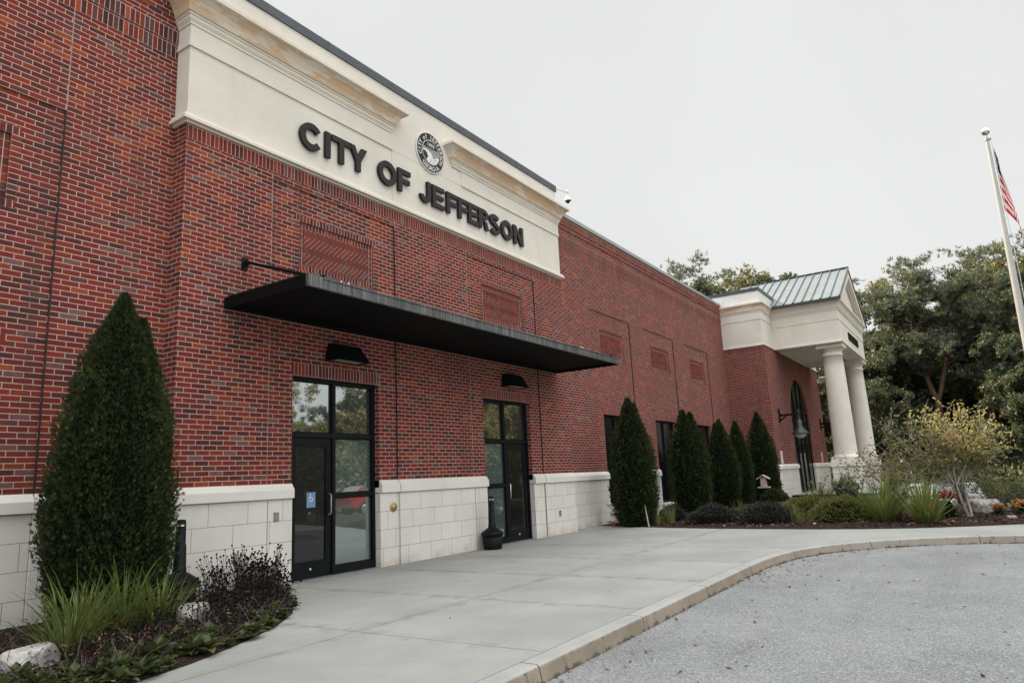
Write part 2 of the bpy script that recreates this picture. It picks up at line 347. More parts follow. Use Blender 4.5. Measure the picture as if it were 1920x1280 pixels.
    t.pbsdf(c, 0.95, 0.15, 0, t.bump(n, 0.9, 0.03)); M['mulch'] = t.m
    t = NT('forest_floor'); p = t.pos()
    n = t.noise(6, 6, 0.75, p); m = t.noise(0.15, 4, 0.6, p)
    c = t.ramp(n, [(0.3, (0.020, 0.022, 0.010)), (0.5, (0.06, 0.05, 0.024)), (0.68, (0.13, 0.09, 0.045))])
    c = t.mix(t.mapr(m, 0.4, 0.6), c, (0.05, 0.075, 0.022, 1))
    t.pbsdf(c, 0.95, 0.1, 0, t.bump(n, 0.8, 0.08)); M['earth'] = t.m
ground_mats()

def leaf_mat(name, stops, trans=0.35, rough=0.5, spec=0.35, hue=0.0):
    t = NT(name)
    wn_ = t.n('ShaderNodeTexWhiteNoise', noise_dimensions='2D'); t.l(t.uv(), wn_.inputs['Vector'])
    cl = t.noise(0.55 if hue == 0 else hue, 3, 0.6, t.obj())
    f = t.math('ADD', t.math('MULTIPLY', wn_.outputs[0], 0.72), t.math('MULTIPLY', t.math('SUBTRACT', cl, 0.36), 1.1), clamp=True)
    c = t.ramp(f, stops)
    oi = t.n('ShaderNodeObjectInfo')
    c = t.mix(t.math('MULTIPLY', oi.outputs['Random'], 0.22), c, (0.055, 0.075, 0.03, 1))
    b = t.pbsdf(c, rough, spec, out=False)
    tr = t.n('ShaderNodeBsdfTranslucent'); t.l(t.mix(0.25, c, (0.42, 0.40, 0.10, 1)), tr.inputs['Color'])
    mx = t.n('ShaderNodeMixShader'); mx.inputs[0].default_value = trans
    t.l(b.outputs[0], mx.inputs[1]); t.l(tr.outputs[0], mx.inputs[2]); t.l(mx.outputs[0], t.out.inputs['Surface'])
    return t.m
M['cedar'] = leaf_mat('arborvitae_sprays', [(0, (0.005, 0.009, 0.004)), (0.40, (0.010, 0.019, 0.008)), (0.68, (0.024, 0.042, 0.013)), (0.88, (0.060, 0.084, 0.022)), (1, (0.12, 0.13, 0.035))], 0.10, 0.6, 0.15, 4.5)
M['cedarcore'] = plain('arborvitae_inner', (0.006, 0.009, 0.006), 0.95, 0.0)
M['pine'] = leaf_mat('pine_needles', [(0, (0.028, 0.048, 0.040)), (0.45, (0.060, 0.086, 0.064)), (0.72, (0.125, 0.142, 0.088)), (0.88, (0.22, 0.21, 0.12)), (1, (0.36, 0.31, 0.16))], 0.22)
M['broad'] = leaf_mat('broadleaf_green', [(0, (0.020, 0.038, 0.030)), (0.45, (0.044, 0.068, 0.048)), (0.72, (0.115, 0.13, 0.072)), (0.86, (0.21, 0.20, 0.10)), (1, (0.38, 0.31, 0.14))], 0.24)
M['autumn'] = leaf_mat('broadleaf_turning', [(0, (0.07, 0.085, 0.04)), (0.4, (0.16, 0.155, 0.06)), (0.75, (0.34, 0.27, 0.10)), (1, (0.50, 0.33, 0.10))], 0.42)
M['dogwood'] = leaf_mat('dogwood_leaves', [(0, (0.045, 0.065, 0.022)), (0.40, (0.11, 0.125, 0.035)), (0.66, (0.30, 0.26, 0.075)), (0.80, (0.46, 0.34, 0.09)), (0.90, (0.50, 0.19, 0.045)), (1, (0.46, 0.09, 0.04))], 0.4, 0.5, 0.35, 1.2)
M['dogyellow'] = leaf_mat('dogwood_yellow_leaves', [(0, (0.16, 0.165, 0.05)), (0.35, (0.34, 0.31, 0.10)), (0.75, (0.52, 0.44, 0.17)), (0.93, (0.58, 0.40, 0.13)), (1, (0.55, 0.20, 0.06))], 0.42, 0.5, 0.35, 1.2)
M['blade'] = leaf_mat('strap_leaves', [(0, (0.050, 0.085, 0.024)), (0.5, (0.115, 0.165, 0.042)), (0.85, (0.21, 0.255, 0.075)), (1, (0.36, 0.28, 0.08))], 0.3, 0.45, 0.4, 2.0)
M['blade2'] = leaf_mat('iris_leaves', [(0, (0.08, 0.12, 0.05)), (0.5, (0.15, 0.18, 0.06)), (0.8, (0.30, 0.26, 0.09)), (1, (0.40, 0.22, 0.08))], 0.3, 0.5, 0.3, 2.0)
M['dryblade'] = leaf_mat('dry_strap_leaves', [(0, (0.20, 0.13, 0.05)), (0.6, (0.34, 0.19, 0.06)), (1, (0.46, 0.24, 0.06))], 0.3)
M['rosette'] = leaf_mat('broad_low_leaves', [(0, (0.010, 0.016, 0.008)), (0.35, (0.020, 0.032, 0.012)), (0.6, (0.045, 0.072, 0.022)), (0.8, (0.11, 0.15, 0.042)), (0.9, (0.20, 0.22, 0.07)), (1, (0.06, 0.028, 0.022))], 0.25, 0.45, 0.4, 4.0)
M['juniper'] = leaf_mat('golden_juniper', [(0, (0.06, 0.075, 0.018)), (0.5, (0.13, 0.14, 0.03)), (1, (0.28, 0.24, 0.05))], 0.25)
M['shrub'] = leaf_mat('shrub_green', [(0, (0.028, 0.044, 0.02)), (0.5, (0.06, 0.085, 0.03)), (1, (0.14, 0.155, 0.055))], 0.3)
M['purple'] = leaf_mat('dark_purple_leaves', [(0, (0.008, 0.006, 0.011)), (0.6, (0.017, 0.013, 0.022)), (0.93, (0.032, 0.024, 0.036)), (1, (0.13, 0.11, 0.13))], 0.1)
M['stem'] = plain('dark_stems', (0.035, 0.024, 0.024), 0.9, 0.1)
M['stempale'] = plain('pale_dry_stems', (0.17, 0.13, 0.12), 0.9, 0.1)
M['seed'] = plain('black_seed_heads', (0.010, 0.008, 0.008), 0.95, 0.05)
M['orange'] = plain('orange_petals', (0.60, 0.14, 0.03), 0.6, 0.2)
M['red'] = plain('red_petals', (0.42, 0.03, 0.05), 0.6, 0.2, 0, 25, 0.5)
M['peach'] = plain('peach_petals', (0.55, 0.27, 0.10), 0.7, 0.2, 0, 25, 0.4)
def bark_mat(name, a, b):
    t = NT(name); p = t.obj()
    mp = t.n('ShaderNodeMapping'); mp.inputs['Scale'].default_value = (6, 6, 1.2); t.l(p, mp.inputs[0])
    n = t.noise(2.0, 5, 0.7, mp.outputs[0])
    t.pbsdf(t.mix(t.mapr(n, 0.35, 0.65), (*a, 1), (*b, 1)), 0.95, 0.1, 0, t.bump(n, 0.8, 0.04)); return t.m
M['bark'] = bark_mat('grey_brown_bark', (0.035, 0.028, 0.024), (0.11, 0.09, 0.075))
M['pinebark'] = bark_mat('reddish_pine_bark', (0.06, 0.038, 0.03), (0.20, 0.125, 0.095))
M['palebark'] = bark_mat('pale_lichen_bark', (0.15, 0.13, 0.11), (0.40, 0.36, 0.32))
def rock_mat():
    t = NT('pale_boulder'); p = t.obj()
    n = t.noise(5, 6, 0.7, p); m = t.noise(16, 5, 0.75, p)
    c = t.mix(t.mapr(n, 0.42, 0.60), (0.52, 0.50, 0.48, 1), (0.30, 0.28, 0.265, 1))
    c = t.mix(t.mapr(m, 0.52, 0.66, 0, 0.8), c, (0.085, 0.075, 0.07, 1))
    t.pbsdf(c, 0.95, 0.1, 0, t.bump(m, 0.8, 0.03)); return t.m
M['rock'] = rock_mat()

# ------------------------------------------------------------------ mesh helpers
class MB:
    def __init__(s): s.v = []; s.f = []; s.uv = []; s.mi = []; s.mats = []; s.sm = []
    def slot(s, m):
        if m not in s.mats: s.mats.append(m)
        return s.mats.index(m)
    def face(s, pts, uv=None, m=None, smooth=False):
        i = len(s.v); s.v.extend(tuple(p) for p in pts); s.f.append(tuple(range(i, i+len(pts))))
        s.uv.append(uv if uv else [(0.0, 0.0)]*len(pts)); s.mi.append(s.slot(m)); s.sm.append(smooth)
    def idx(s, verts, faces, m=None, smooth=True, uvs=None):
        b = len(s.v); s.v.extend(tuple(p) for p in verts); k = s.slot(m)
        for j, f in enumerate(faces):
            s.f.append(tuple(q+b for q in f)); s.uv.append(uvs[j] if uvs else [(0.0, 0.0)]*len(f)); s.mi.append(k); s.sm.append(smooth)
    def box(s, x0, x1, y0, y1, z0, z1, m=None, skip=''):
        P = lambda x, y, z: (x, y, z)
        if 'f' not in skip: s.face([P(x0,y0,z0),P(x1,y0,z0),P(x1,y0,z1),P(x0,y0,z1)], [(x0,z0),(x1,z0),(x1,z1),(x0,z1)], m)
        if 'b' not in skip: s.face([P(x1,y1,z0),P(x0,y1,z0),P(x0,y1,z1),P(x1,y1,z1)], [(x1,z0),(x0,z0),(x0,z1),(x1,z1)], m)
        if 'l' not in skip: s.face([P(x0,y1,z0),P(x0,y0,z0),P(x0,y0,z1),P(x0,y1,z1)], [(y1,z0),(y0,z0),(y0,z1),(y1,z1)], m)
        if 'r' not in skip: s.face([P(x1,y0,z0),P(x1,y1,z0),P(x1,y1,z1),P(x1,y0,z1)], [(y0,z0),(y1,z0),(y1,z1),(y0,z1)], m)
        if 't' not in skip: s.face([P(x0,y0,z1),P(x1,y0,z1),P(x1,y1,z1),P(x0,y1,z1)], [(x0,y0),(x1,y0),(x1,y1),(x0,y1)], m)
        if 'u' not in skip: s.face([P(x0,y1,z0),P(x1,y1,z0),P(x1,y0,z0),P(x0,y0,z0)], [(x0,y1),(x1,y1),(x1,y0),(x0,y0)], m)
    def tube(s, pts, rad, m=None, n=8, caps=True, smooth=True):
        pts = [Vector(p) for p in pts]; rings = []; ref = None; vs_, fs = [], []
        for i, p in enumerate(pts):
            d = (pts[min(i+1, len(pts)-1)] - pts[max(i-1, 0)]).normalized()
            if ref is None: ref = Vector((0, 0, 1)).cross(d) if abs(d.z) < 0.95 else Vector((1, 0, 0)).cross(d)
            ref = (ref - d*ref.dot(d)).normalized(); q = d.cross(ref)
            r = rad[i] if isinstance(rad, (list, tuple)) else rad
            for k in range(n):
                a = 2*math.pi*k/n; vs_.append(p + ref*(math.cos(a)*r) + q*(math.sin(a)*r))
        for i in range(len(pts)-1):
            for k in range(n):
                fs.append((i*n+k, i*n+(k+1) % n, (i+1)*n+(k+1) % n, (i+1)*n+k))
        s.idx(vs_, fs, m, smooth)
        if caps:
            s.face(vs_[:n][::-1], None, m); s.face(vs_[-n:], None, m)
    def lathe(s, prof, c, m=None, n=24, smooth=True):
        vs_, fs = [], []
        for r, z in prof:
            for k in range(n):
                a = 2*math.pi*k/n; vs_.append((c[0]+r*math.cos(a), c[1]+r*math.sin(a), c[2]+z))
        for i in range(len(prof)-1):
            for k in range(n): fs.append((i*n+k, i*n+(k+1) % n, (i+1)*n+(k+1) % n, (i+1)*n+k))
        s.idx(vs_, fs, m, smooth)
    def prism(s, poly, fn, d0, d1, m=None):
        """poly: 2-D outline, fn(a, b, depth) -> xyz"""
        A = [fn(a, b, d0) for a, b in poly]; B = [fn(a, b, d1) for a, b in poly]
        uv = [(a, b) for a, b in poly]
        s.face(A, uv, m); s.face(B[::-1], uv[::-1], m)
        for i in range(len(poly)):
            j = (i+1) % len(poly); s.face([A[j], A[i], B[i], B[j]], None, m)
    def strip(s, cl, w, fn, d0, d1, m=None, closed=False):
        """flat ribbon of width w along centre line cl, extruded"""
        n = len(cl); L, Rr = [], []
        for i in range(n):
            a = cl[(i-1) % n] if closed else cl[max(i-1, 0)]; b = cl[(i+1) % n] if closed else cl[min(i+1, n-1)]
            dx, dy = b[0]-a[0], b[1]-a[1]; q = math.hypot(dx, dy); nx, ny = -dy/q, dx/q
            L.append((cl[i][0]+nx*w/2, cl[i][1]+ny*w/2)); Rr.append((cl[i][0]-nx*w/2, cl[i][1]-ny*w/2))
        for i in range(n if closed else n-1):
            j = (i+1) % n
            s.face([fn(*Rr[i], d0), fn(*Rr[j], d0), fn(*L[j], d0), fn(*L[i], d0)], None, m)
            s.face([fn(*L[i], d0), fn(*L[j], d0), fn(*L[j], d1), fn(*L[i], d1)], None, m, True)
            s.face([fn(*Rr[j], d0), fn(*Rr[i], d0), fn(*Rr[i], d1), fn(*Rr[j], d1)], None, m, True)
        if not closed:
            for i in (0, n-1): s.face([fn(*L[i], d0), fn(*Rr[i], d0), fn(*Rr[i], d1), fn(*L[i], d1)], None, m)
    def sweep(s, path, prof, m=None, mats=None, caps=True):
        """prof: (outward, z) points; outward is the right-hand side of the plan path; mitred"""
        n = len(path); off = []
        for i in range(n):
            def nrm(a, b):
                dx, dy = b[0]-a[0], b[1]-a[1]; q = math.hypot(dx, dy); return (dy/q, -dx/q)
            if i == 0: o = nrm(path[0], path[1])
            elif i == n-1: o = nrm(path[-2], path[-1])
            else:
                a, b = nrm(path[i-1], path[i]), nrm(path[i], path[i+1]); k = 1 + a[0]*b[0] + a[1]*b[1]
                o = ((a[0]+b[0])/k, (a[1]+b[1])/k)
            off.append(o)
        P = [[(path[i][0]+off[i][0]*p, path[i][1]+off[i][1]*p, z) for p, z in prof] for i in range(n)]
        run = 0.0
        for i in range(n-1):
            L = math.hypot(path[i+1][0]-path[i][0], path[i+1][1]-path[i][1])
            for j in range(len(prof)-1):
                mm = mats[j] if mats else m
                s.face([P[i][j], P[i+1][j], P[i+1][j+1], P[i][j+1]], [(run, j), (run+L, j), (run+L, j+1), (run, j+1)], mm)
            run += L
        if caps:
            s.face(P[0], None, mats[0] if mats else m); s.face(P[-1][::-1], None, mats[0] if mats else m)
    def build(s, name, m=None, parent=None, merge=False):
        me = bpy.data.meshes.new(name)
        me.from_pydata(s.v, [], s.f)
        ul = me.uv_layers.new(name='UVMap')
        flat = [c for u in s.uv for p in u for c in p]
        ul.data.foreach_set('uv', flat)
        mats = [q if q is not None else m for q in (s.mats or [None])]
        for q in mats: me.materials.append(q)
        me.polygons.foreach_set('material_index', s.mi); me.polygons.foreach_set('use_smooth', s.sm)
        me.update()
        o = bpy.data.objects.new(name, me); col.objects.link(o)
        if parent is not None: o.parent = parent
        return o

def empty(name, loc=(0, 0, 0), rz=0.0):
    o = bpy.data.objects.new(name, None); o.location = loc; o.rotation_euler = (0, 0, rz); o.empty_display_size = 0.2; col.objects.link(o); return o
def tag(o, label=None, cat=None, group=None, kind=None):
    if label: o['label'] = label
    if cat: o['category'] = cat
    if group: o['group'] = group
    if kind: o['kind'] = kind
    return o
def kids(o): return [c for c in bpy.data.objects if c.parent == o]
def dup(root, loc, rz=0.0, sc=(1, 1, 1), label=None, group=None):
    r = root.copy(); col.objects.link(r); r.location = loc; r.rotation_euler = (0, 0, rz); r.scale = sc
    if label: r['label'] = label
    if group: r['group'] = group
    for ch in kids(root):
        c = ch.copy(); col.objects.link(c); c.parent = r
        for g in kids(ch):
            d = g.copy(); col.objects.link(d); d.parent = c
    return r
def local(root, *objs):
    """children built in world coordinates: bring them into the frame of root (an unrotated Empty)"""
    for o in objs:
        o.data.transform(Matrix.Translation(-root.location))
def inpoly(x, y, P):
    r = False; j = len(P)-1
    for i in range(len(P)):
        if (P[i][1] > y) != (P[j][1] > y) and x < (P[j][0]-P[i][0])*(y-P[i][1])/(P[j][1]-P[i][1])+P[i][0]: r = not r
        j = i
    return r
def sheet(name, pts, z, m, kind='structure', cuts=0, zf=None):
    bm = bmesh.new(); vs_ = [bm.verts.new((x, y, z)) for x, y in pts]
    for t in tessellate_polygon([[Vector((x, y, 0)) for x, y in pts]]): bm.faces.new([vs_[i] for i in t])
    for _ in range(cuts):
        bmesh.ops.subdivide_edges(bm, edges=[e for e in bm.edges if e.calc_length() > 0.35], cuts=1, use_grid_fill=False)
        bmesh.ops.triangulate(bm, faces=[f for f in bm.faces if len(f.verts) > 3])
    if zf:
        for v in bm.verts:
            if not v.is_boundary: v.co.z += zf(v.co.x, v.co.y)
    bmesh.ops.recalc_face_normals(bm, faces=bm.faces[:])
    if bm.faces and sum(f.normal.z for f in bm.faces) < 0: bmesh.ops.reverse_faces(bm, faces=bm.faces[:])
    me = bpy.data.meshes.new(name); bm.to_mesh(me); bm.free(); me.materials.append(m)
    for p in me.polygons: p.use_smooth = True
    o = bpy.data.objects.new(name, me); col.objects.link(o); tag(o, kind=kind); return o

# ------------------------------------------------------------------ ground, kerb, pavement
sheet('terrain', [(-400, -400), (600, -400), (600, 600), (-400, 600)], -0.30, M['earth'])
sheet('parking_lot', [(-60, -13), (70, -13), (70, -9.5), (18.4, -9.4), (16.2, -6), (15.2, -3), (14.9, -1), (14.6, 0.6), (14.0, 1.6), (13.2, 2.4), (12.0, 2.85), (11, 3.0), (-60, 3.0)], -0.13, M['asphalt'])
KERB = [(-30, 2.89), (-10, 2.89), (-4, 2.89), (0, 2.89), (4, 2.89), (7.5, 2.89), (10.2, 2.89), (10.9, 2.87), (11.6, 2.80), (12.3, 2.64), (12.9, 2.38), (13.4, 2.02), (13.85, 1.58), (14.2, 1.12),
        (14.48, 0.62), (14.68, 0.1), (14.82, -0.5), (14.95, -1.3), (15.25, -3), (16.2, -6), (18.4, -9.3), (70, -9.4)]
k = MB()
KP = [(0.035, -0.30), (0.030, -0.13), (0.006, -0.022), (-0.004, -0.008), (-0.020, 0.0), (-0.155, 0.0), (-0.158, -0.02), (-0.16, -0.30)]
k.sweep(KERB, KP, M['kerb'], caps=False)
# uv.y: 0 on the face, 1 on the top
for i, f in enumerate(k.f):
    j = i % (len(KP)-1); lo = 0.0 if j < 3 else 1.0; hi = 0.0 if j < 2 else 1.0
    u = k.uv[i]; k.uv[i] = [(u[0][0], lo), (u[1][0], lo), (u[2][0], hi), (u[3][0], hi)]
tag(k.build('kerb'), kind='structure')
kin = [(-30, 3.05), (10.2, 3.05), (10.95, 3.03), (11.65, 2.955), (12.38, 2.78), (13.0, 2.51), (13.52, 2.14), (13.98, 1.68), (14.34, 1.20), (14.63, 0.68), (14.84, 0.13), (14.98, -0.48), (15.11, -1.28), (15.41, -2.96), (16.35, -5.93), (18.5, -9.2)]
LBED = [(-6, 5.0), (1.5, 5.15), (2.97, 5.38), (3.5, 5.50), (4.1, 5.74), (4.77, 6.08), (5.33, 6.52), (5.85, 7.12), (6.3, 7.8), (6.6, 8.46)]
RBED = [(17.35, 8.8), (16.95, 7.7), (16.55, 6.6), (16.28, 5.4), (16.12, 4.2), (16.03, 3.2), (16.02, 2.3), (16.22, 1.3), (16.62, 0.3), (17.05, -0.45), (17.5, -1.6), (18.2, -4.0), (19.6, -7.5), (20.5, -9.2)]
sheet('pavement', kin + [(20.5, -9.2)] + RBED[::-1][1:] + [(17.35, 8.9), (6.6, 8.9)] + LBED[::-1] + [(-30, 5.0)], 0.0, M['concrete'])
sheet('slab_bed', [(-30, 3.0), (10.2, 3.0), (13, 2.6), (14.7, 0.6), (15.2, -2.8), (18.4, -9.1), (20.5, -9.2), (17.4, 8.9), (-30, 8.9)], -0.06, M['earth'])
def zbed(x, y): return 0.035 + 0.05*mnoise.noise(Vector((x*0.9, y*0.9, 1))) + 0.02*mnoise.noise(Vector((x*5, y*5, 2))) 
tag(sheet('mulch_bed', LBED + [(6.7, 8.9), (-6, 8.9)], 0.004, M['mulch'], 'structure', 5, zbed))
tag(sheet('mulch_bed', RBED + [(30, -9.2), (30, 8.9)], 0.004, M['mulch'], 'structure', 5, zbed))
sheet('woodland_floor', [(20.3, -9.35), (300, -9.35), (300, 300), (-60, 300), (-60, 33), (29.9, 33), (29.9, -9)], -0.01, M['earth'])
sheet('path', [(30.5, 0.1), (48, 0.5), (48, 3.6), (30.5, 3.6)], 0.02, M['concrete'])
sheet('path', [(32.4, 3.7), (40.8, 3.7), (40.8, 7.2), (32.4, 7.2)], 0.09, M['concrete'])

# ------------------------------------------------------------------ the building
bld = tag(empty('civic_building', (10.3, 8.534, 0)), 'long red brick city hall with cream sign band, stone base and columned portico', 'building')
D0, D1 = 8.534, 8.834       # front planes of the projecting bay and of the set-back walls
def part(mb, name, m=None, parent=None, lab=None):
    o = mb.build(name, m, parent or bld)
    local(bld, o)
    if lab: o['label'] = lab
    return o

def wall_grid(mb, s0, s1, z0, z1, fn, rects, edge=0.28, rim=True):
    """a wall of cells, each at its own depth (None = opening); reveals are made where depths differ"""
    rs = [(s0, s1, z0, z1, 0.0, M['brick'], 'run')] + rects
    S = sorted({v for r in rs for v in r[:2] if s0 <= v <= s1}); Z = sorted({v for r in rs for v in r[2:4] if z0 <= v <= z1})
    def cell(i, j):
        if i < 0 or j < 0 or i >= len(S)-1 or j >= len(Z)-1: return None
        a, b = (S[i]+S[i+1])/2, (Z[j]+Z[j+1])/2
        hit = None; rec = 0.0
        for r in rs:
            if r[0] < a < r[1] and r[2] < b < r[3]:
                if r[5] is None: rec = r[4]; continue      # a recess that keeps whatever brickwork lies in it
                hit = r
        return hit, (None if hit[4] is None else hit[4] + rec)
    C = [[cell(i, j) for j in range(len(Z)-1)] for i in range(len(S)-1)]
    E_ = edge
    def uvs(pts, r):
        mode = r[6]
        if mode == 'run': return pts
        if mode == 'sold': return [(z-r[2], s+0.0) for s, z in pts]
        if mode == 'rowh': return [((z-r[2])*2, s) for s, z in pts]
        if mode == 'rowv': return [((s-r[0])*2, z) for s, z in pts]
    for i in range(len(S)-1):
        for j in range(len(Z)-1):
            r, d = C[i][j]
            if d is not None:
                q = [(S[i], Z[j]), (S[i+1], Z[j]), (S[i+1], Z[j+1]), (S[i], Z[j+1])]
                mb.face([fn(s, z, d) for s, z in q], uvs(q, r), r[5])
            for (i2, j2, kind) in ((i+1, j, 'v'), (i, j+1, 'h'), (i-1, j, 'v0'), (i, j-1, 'h0')):
                n2 = cell(i2, j2) if (0 <= i2 < len(S)-1 and 0 <= j2 < len(Z)-1) else 'edge'
                if kind in ('v0', 'h0') and n2 != 'edge': continue
                if n2 == 'edge':
                    if d is None or not rim: continue
                    a, b = d, E_; rr = r
                else:
                    d2 = n2[1]; a = E_ if d is None else d; b = E_ if d2 is None else d2
                    rr = r if a < b else n2[0]
                if abs(a-b) < 1e-6: continue
                mm = rr[5]
                if kind[0] == 'v':
                    s = S[i+1] if kind == 'v' else S[i]
                    mb.face([fn(s, Z[j], a), fn(s, Z[j], b), fn(s, Z[j+1], b), fn(s, Z[j+1], a)], [(a, Z[j]), (b, Z[j]), (b, Z[j+1]), (a, Z[j+1])], mm)
                else:
                    z = Z[j+1] if kind == 'h' else Z[j]
                    mb.face([fn(S[i], z, a), fn(S[i+1], z, a), fn(S[i+1], z, b), fn(S[i], z, b)], [(a, S[i]), (a, S[i+1]), (b, S[i+1]), (b, S[i])], mm)

B_, S_ = M['brick'], M['stack']
def bay_rects(c, opening=True, joint=True):
    r = [(c-1.36, c+1.36, 1.30, 6.09, 0.022, None, 'run')]
    # framed herringbone panel
    r += [(c-0.92, c+0.92, 5.56, 5.66, -0.004, S_, 'rowh'), (c-0.92, c+0.92, 4.65, 4.75, -0.004, S_, 'rowh'),
          (c-0.92, c-0.82, 4.75, 5.56, -0.004, S_, 'rowv'), (c+0.82, c+0.92, 4.75, 5.56, -0.004, S_, 'rowv'),
          (c-0.82, c+0.82, 4.75, 5.56, 0.022, S_, 'rowh'), (c-0.72, c+0.72, 4.85, 5.46, 0.028, M['mortar'], 'run')]
    if opening:
        r += [(c-0.915, c+0.915, 0, 3.05, None, B_, 'run'), (c-0.95, c+0.95, 3.05, 3.25, -0.003, S_, 'sold')]
    return r
BANDS = [(-50, 50, 7.505, 7.73, 0.0, S_, 'sold'), (-50, 50, 7.73, 7.945, -0.02, S_, 'sold'), (-50, 50, 7.945, 8.125, -0.02, B_, 'run'),
         (-50, 50, 8.125, 8.25, -0.035, B_, 'run'), (-50, 50, 8.25, 8.50, -0.05, S_, 'sold')]
fy = lambda y: (lambda s, z, d: (s, y+d, z))
w = MB(); wall_grid(w, 5.05, 15.56, 1.30, 6.42, fy(D0), [(5.05, 15.56, 6.20, 6.42, -0.004, S_, 'sold')] + bay_rects(7.86) + bay_rects(12.79), 0.32)
part(w, 'brick_wall')
w = MB(); wall_grid(w, -12, 5.06, 1.30, 8.50, fy(D1), BANDS + bay_rects(2.29) + bay_rects(-2.6)); part(w, 'brick_wall')
w = MB(); wall_grid(w, 15.55, 30.72, 1.30, 8.50, fy(D1), BANDS + bay_rects(19.11) + bay_rects(22.985) + bay_rects(26.89)); part(w, 'brick_wall')

# herringbone infill, brick by brick
def clip(poly, x0, x1, y0, y1):
    def cut(P, ax, v, keep):
        o = []
        for i in range(len(P)):
            a, b = P[i], P[(i+1) % len(P)]; ia, ib = keep(a[ax], v), keep(b[ax], v)
            if ia: o.append(a)
            if ia != ib:
                t = (v-a[ax])/(b[ax]-a[ax]); o.append((a[0]+(b[0]-a[0])*t, a[1]+(b[1]-a[1])*t))
        return o
    ge = lambda a, b: a >= b
    le = lambda a, b: a <= b
    for ax, v, kf in ((0, x0, ge), (0, x1, le), (1, y0, ge), (1, y1, le)):
        poly = cut(poly, ax, v, kf)
        if len(poly) < 3: return None
    return poly
def herring(c, y):
    mb = MB(); cs = math.sqrt(0.5)
    for a in range(-40, 41):
        for b in range(-8, 9):
            for v in (0, 1):
                g = 0.10
                cx, cy = a + 3*b, a - 3*b
                q = (cx+g, cx+3-g, cy+g, cy+1-g) if v == 0 else (cx+g, cx+1-g, cy+1+g, cy+4-g)
                P = [(q[0], q[2]), (q[1], q[2]), (q[1], q[3]), (q[0], q[3])]
                P = [((px+py)*cs*0.0677, (py-px)*cs*0.0677) for px, py in P]
                if P[0][0]*0+1 and (P[1][0]-P[0][0])*(P[2][1]-P[0][1])-(P[1][1]-P[0][1])*(P[2][0]-P[0][0]) < 0: P = P[::-1]
                P = clip(P, -0.715, 0.715, -0.30, 0.30)
                if not P: continue
                uv = (rnd.random()*50, rnd.random()*50)
                A = [(c+px, y, 5.155+pz) for px, pz in P]; Bk = [(c+px, y+0.012, 5.155+pz) for px, pz in P]
                mb.face(A, [uv]*len(P), M['bpiece'])
                for i in range(len(P)):
                    j = (i+1) % len(P); mb.face([A[j], A[i], Bk[i], Bk[j]], [uv]*4, M['bpiece'])
    return mb
for c, y in ((7.86, D0), (12.79, D0), (2.29, D1), (19.11, D1), (22.985, D1), (26.89, D1)):
    part(herring(c, y+0.022+0.018), 'herringbone_panel')

# control joints: filled strips beside the bays
for x, y in ((9.227, D0), (14.157, D0), (3.655, D1), (20.475, D1), (24.35, D1), (28.255, D1)):
    jt = MB(); jt.box(x-0.011, x+0.004, y-0.003, y+0.022, 1.43, 6.09, M['joint'])
    jt.box(x-0.006, x+0.006, y-0.0035, y+0.01, 6.09, 6.19 if y < 8.6 else 7.50, M['sealant']); part(jt, 'control_joint')
for x in (6.495, 11.425): jt = MB(); jt.box(x-0.004, x+0.005, D0-0.0025, D0+0.02, 1.43, 6.19, M['sealant']); part(jt, 'control_joint')

# stone base with a sloping cap
def base_run(x0, x1, y, rec=0.0):
    base = MB(); capm = MB()
    base.box(x0, x1, y-0.025+rec, y+0.30, 0.0, 1.215, M['stone'], 't')
    yy = y+rec
    for a, b in ((x0, x1),):
        pts = [(-0.01, 1.205), (-0.075, 1.215), (-0.075, 1.335), (-0.018, 1.42), (0.10, 1.42)]
        for i in range(len(pts)-1):
            capm.face([(a, yy+pts[i][0], pts[i][1]), (b, yy+pts[i][0], pts[i][1]), (b, yy+pts[i+1][0], pts[i+1][1]), (a, yy+pts[i+1][0], pts[i+1][1])], None, M['cap'])
        for e in (a, b):
            capm.face([(e, yy+p, z) for p, z in pts] + [(e, yy+0.29, 1.42), (e, yy+0.29, 1.205)], None, M['cap'])
            capm.face([(e, yy+0.10, 1.42), (e, yy+0.29, 1.42), (e, yy+0.29, 1.42), (e, yy+0.10, 1.42)][:3], None, M['cap'])
        capm.face([(a, yy+0.29, 1.205), (b, yy+0.29, 1.205), (b, yy-0.01, 1.205), (a, yy-0.01, 1.205)], None, M['cap'])
    part(base, 'stone_base'); part(capm, 'stone_cap')
def base_wall(x0, x1, y, cs):
    x = x0
    for c in cs:
        base_run(x, c-1.36, y); base_run(c-1.357, c-0.915, y, 0.022); base_run(c+0.915, c+1.357, y, 0.022); x = c+1.36
    base_run(x, x1, y)
base_wall(5.05-0.025, 15.56+0.025, D0, (7.86, 12.79))
base_run(-12, -2.6-0.915, D1); base_run(-2.6+0.915, 2.29-0.915, D1); base_run(2.29+0.915, 3.64, D1, 0.022); base_run(3.65, 5.02, D1)
base_wall(15.59, 30.66, D1, (19.11, 22.985, 26.89))
for x in (6.497, 9.225, 11.427, 14.153):
    q = MB(); q.box(x-0.004, x+0.004, D0-0.030, D0+0.01, 0.0, 1.205, M['sealant']); part(q, 'control_joint')
for c in (19.11, 22.985, 26.89):
    wb = MB(); wb.box(c-0.915, c+0.915, D1-0.003, D1+0.28, 0.0, 0.26, M['stone']); part(wb, 'window_apron')

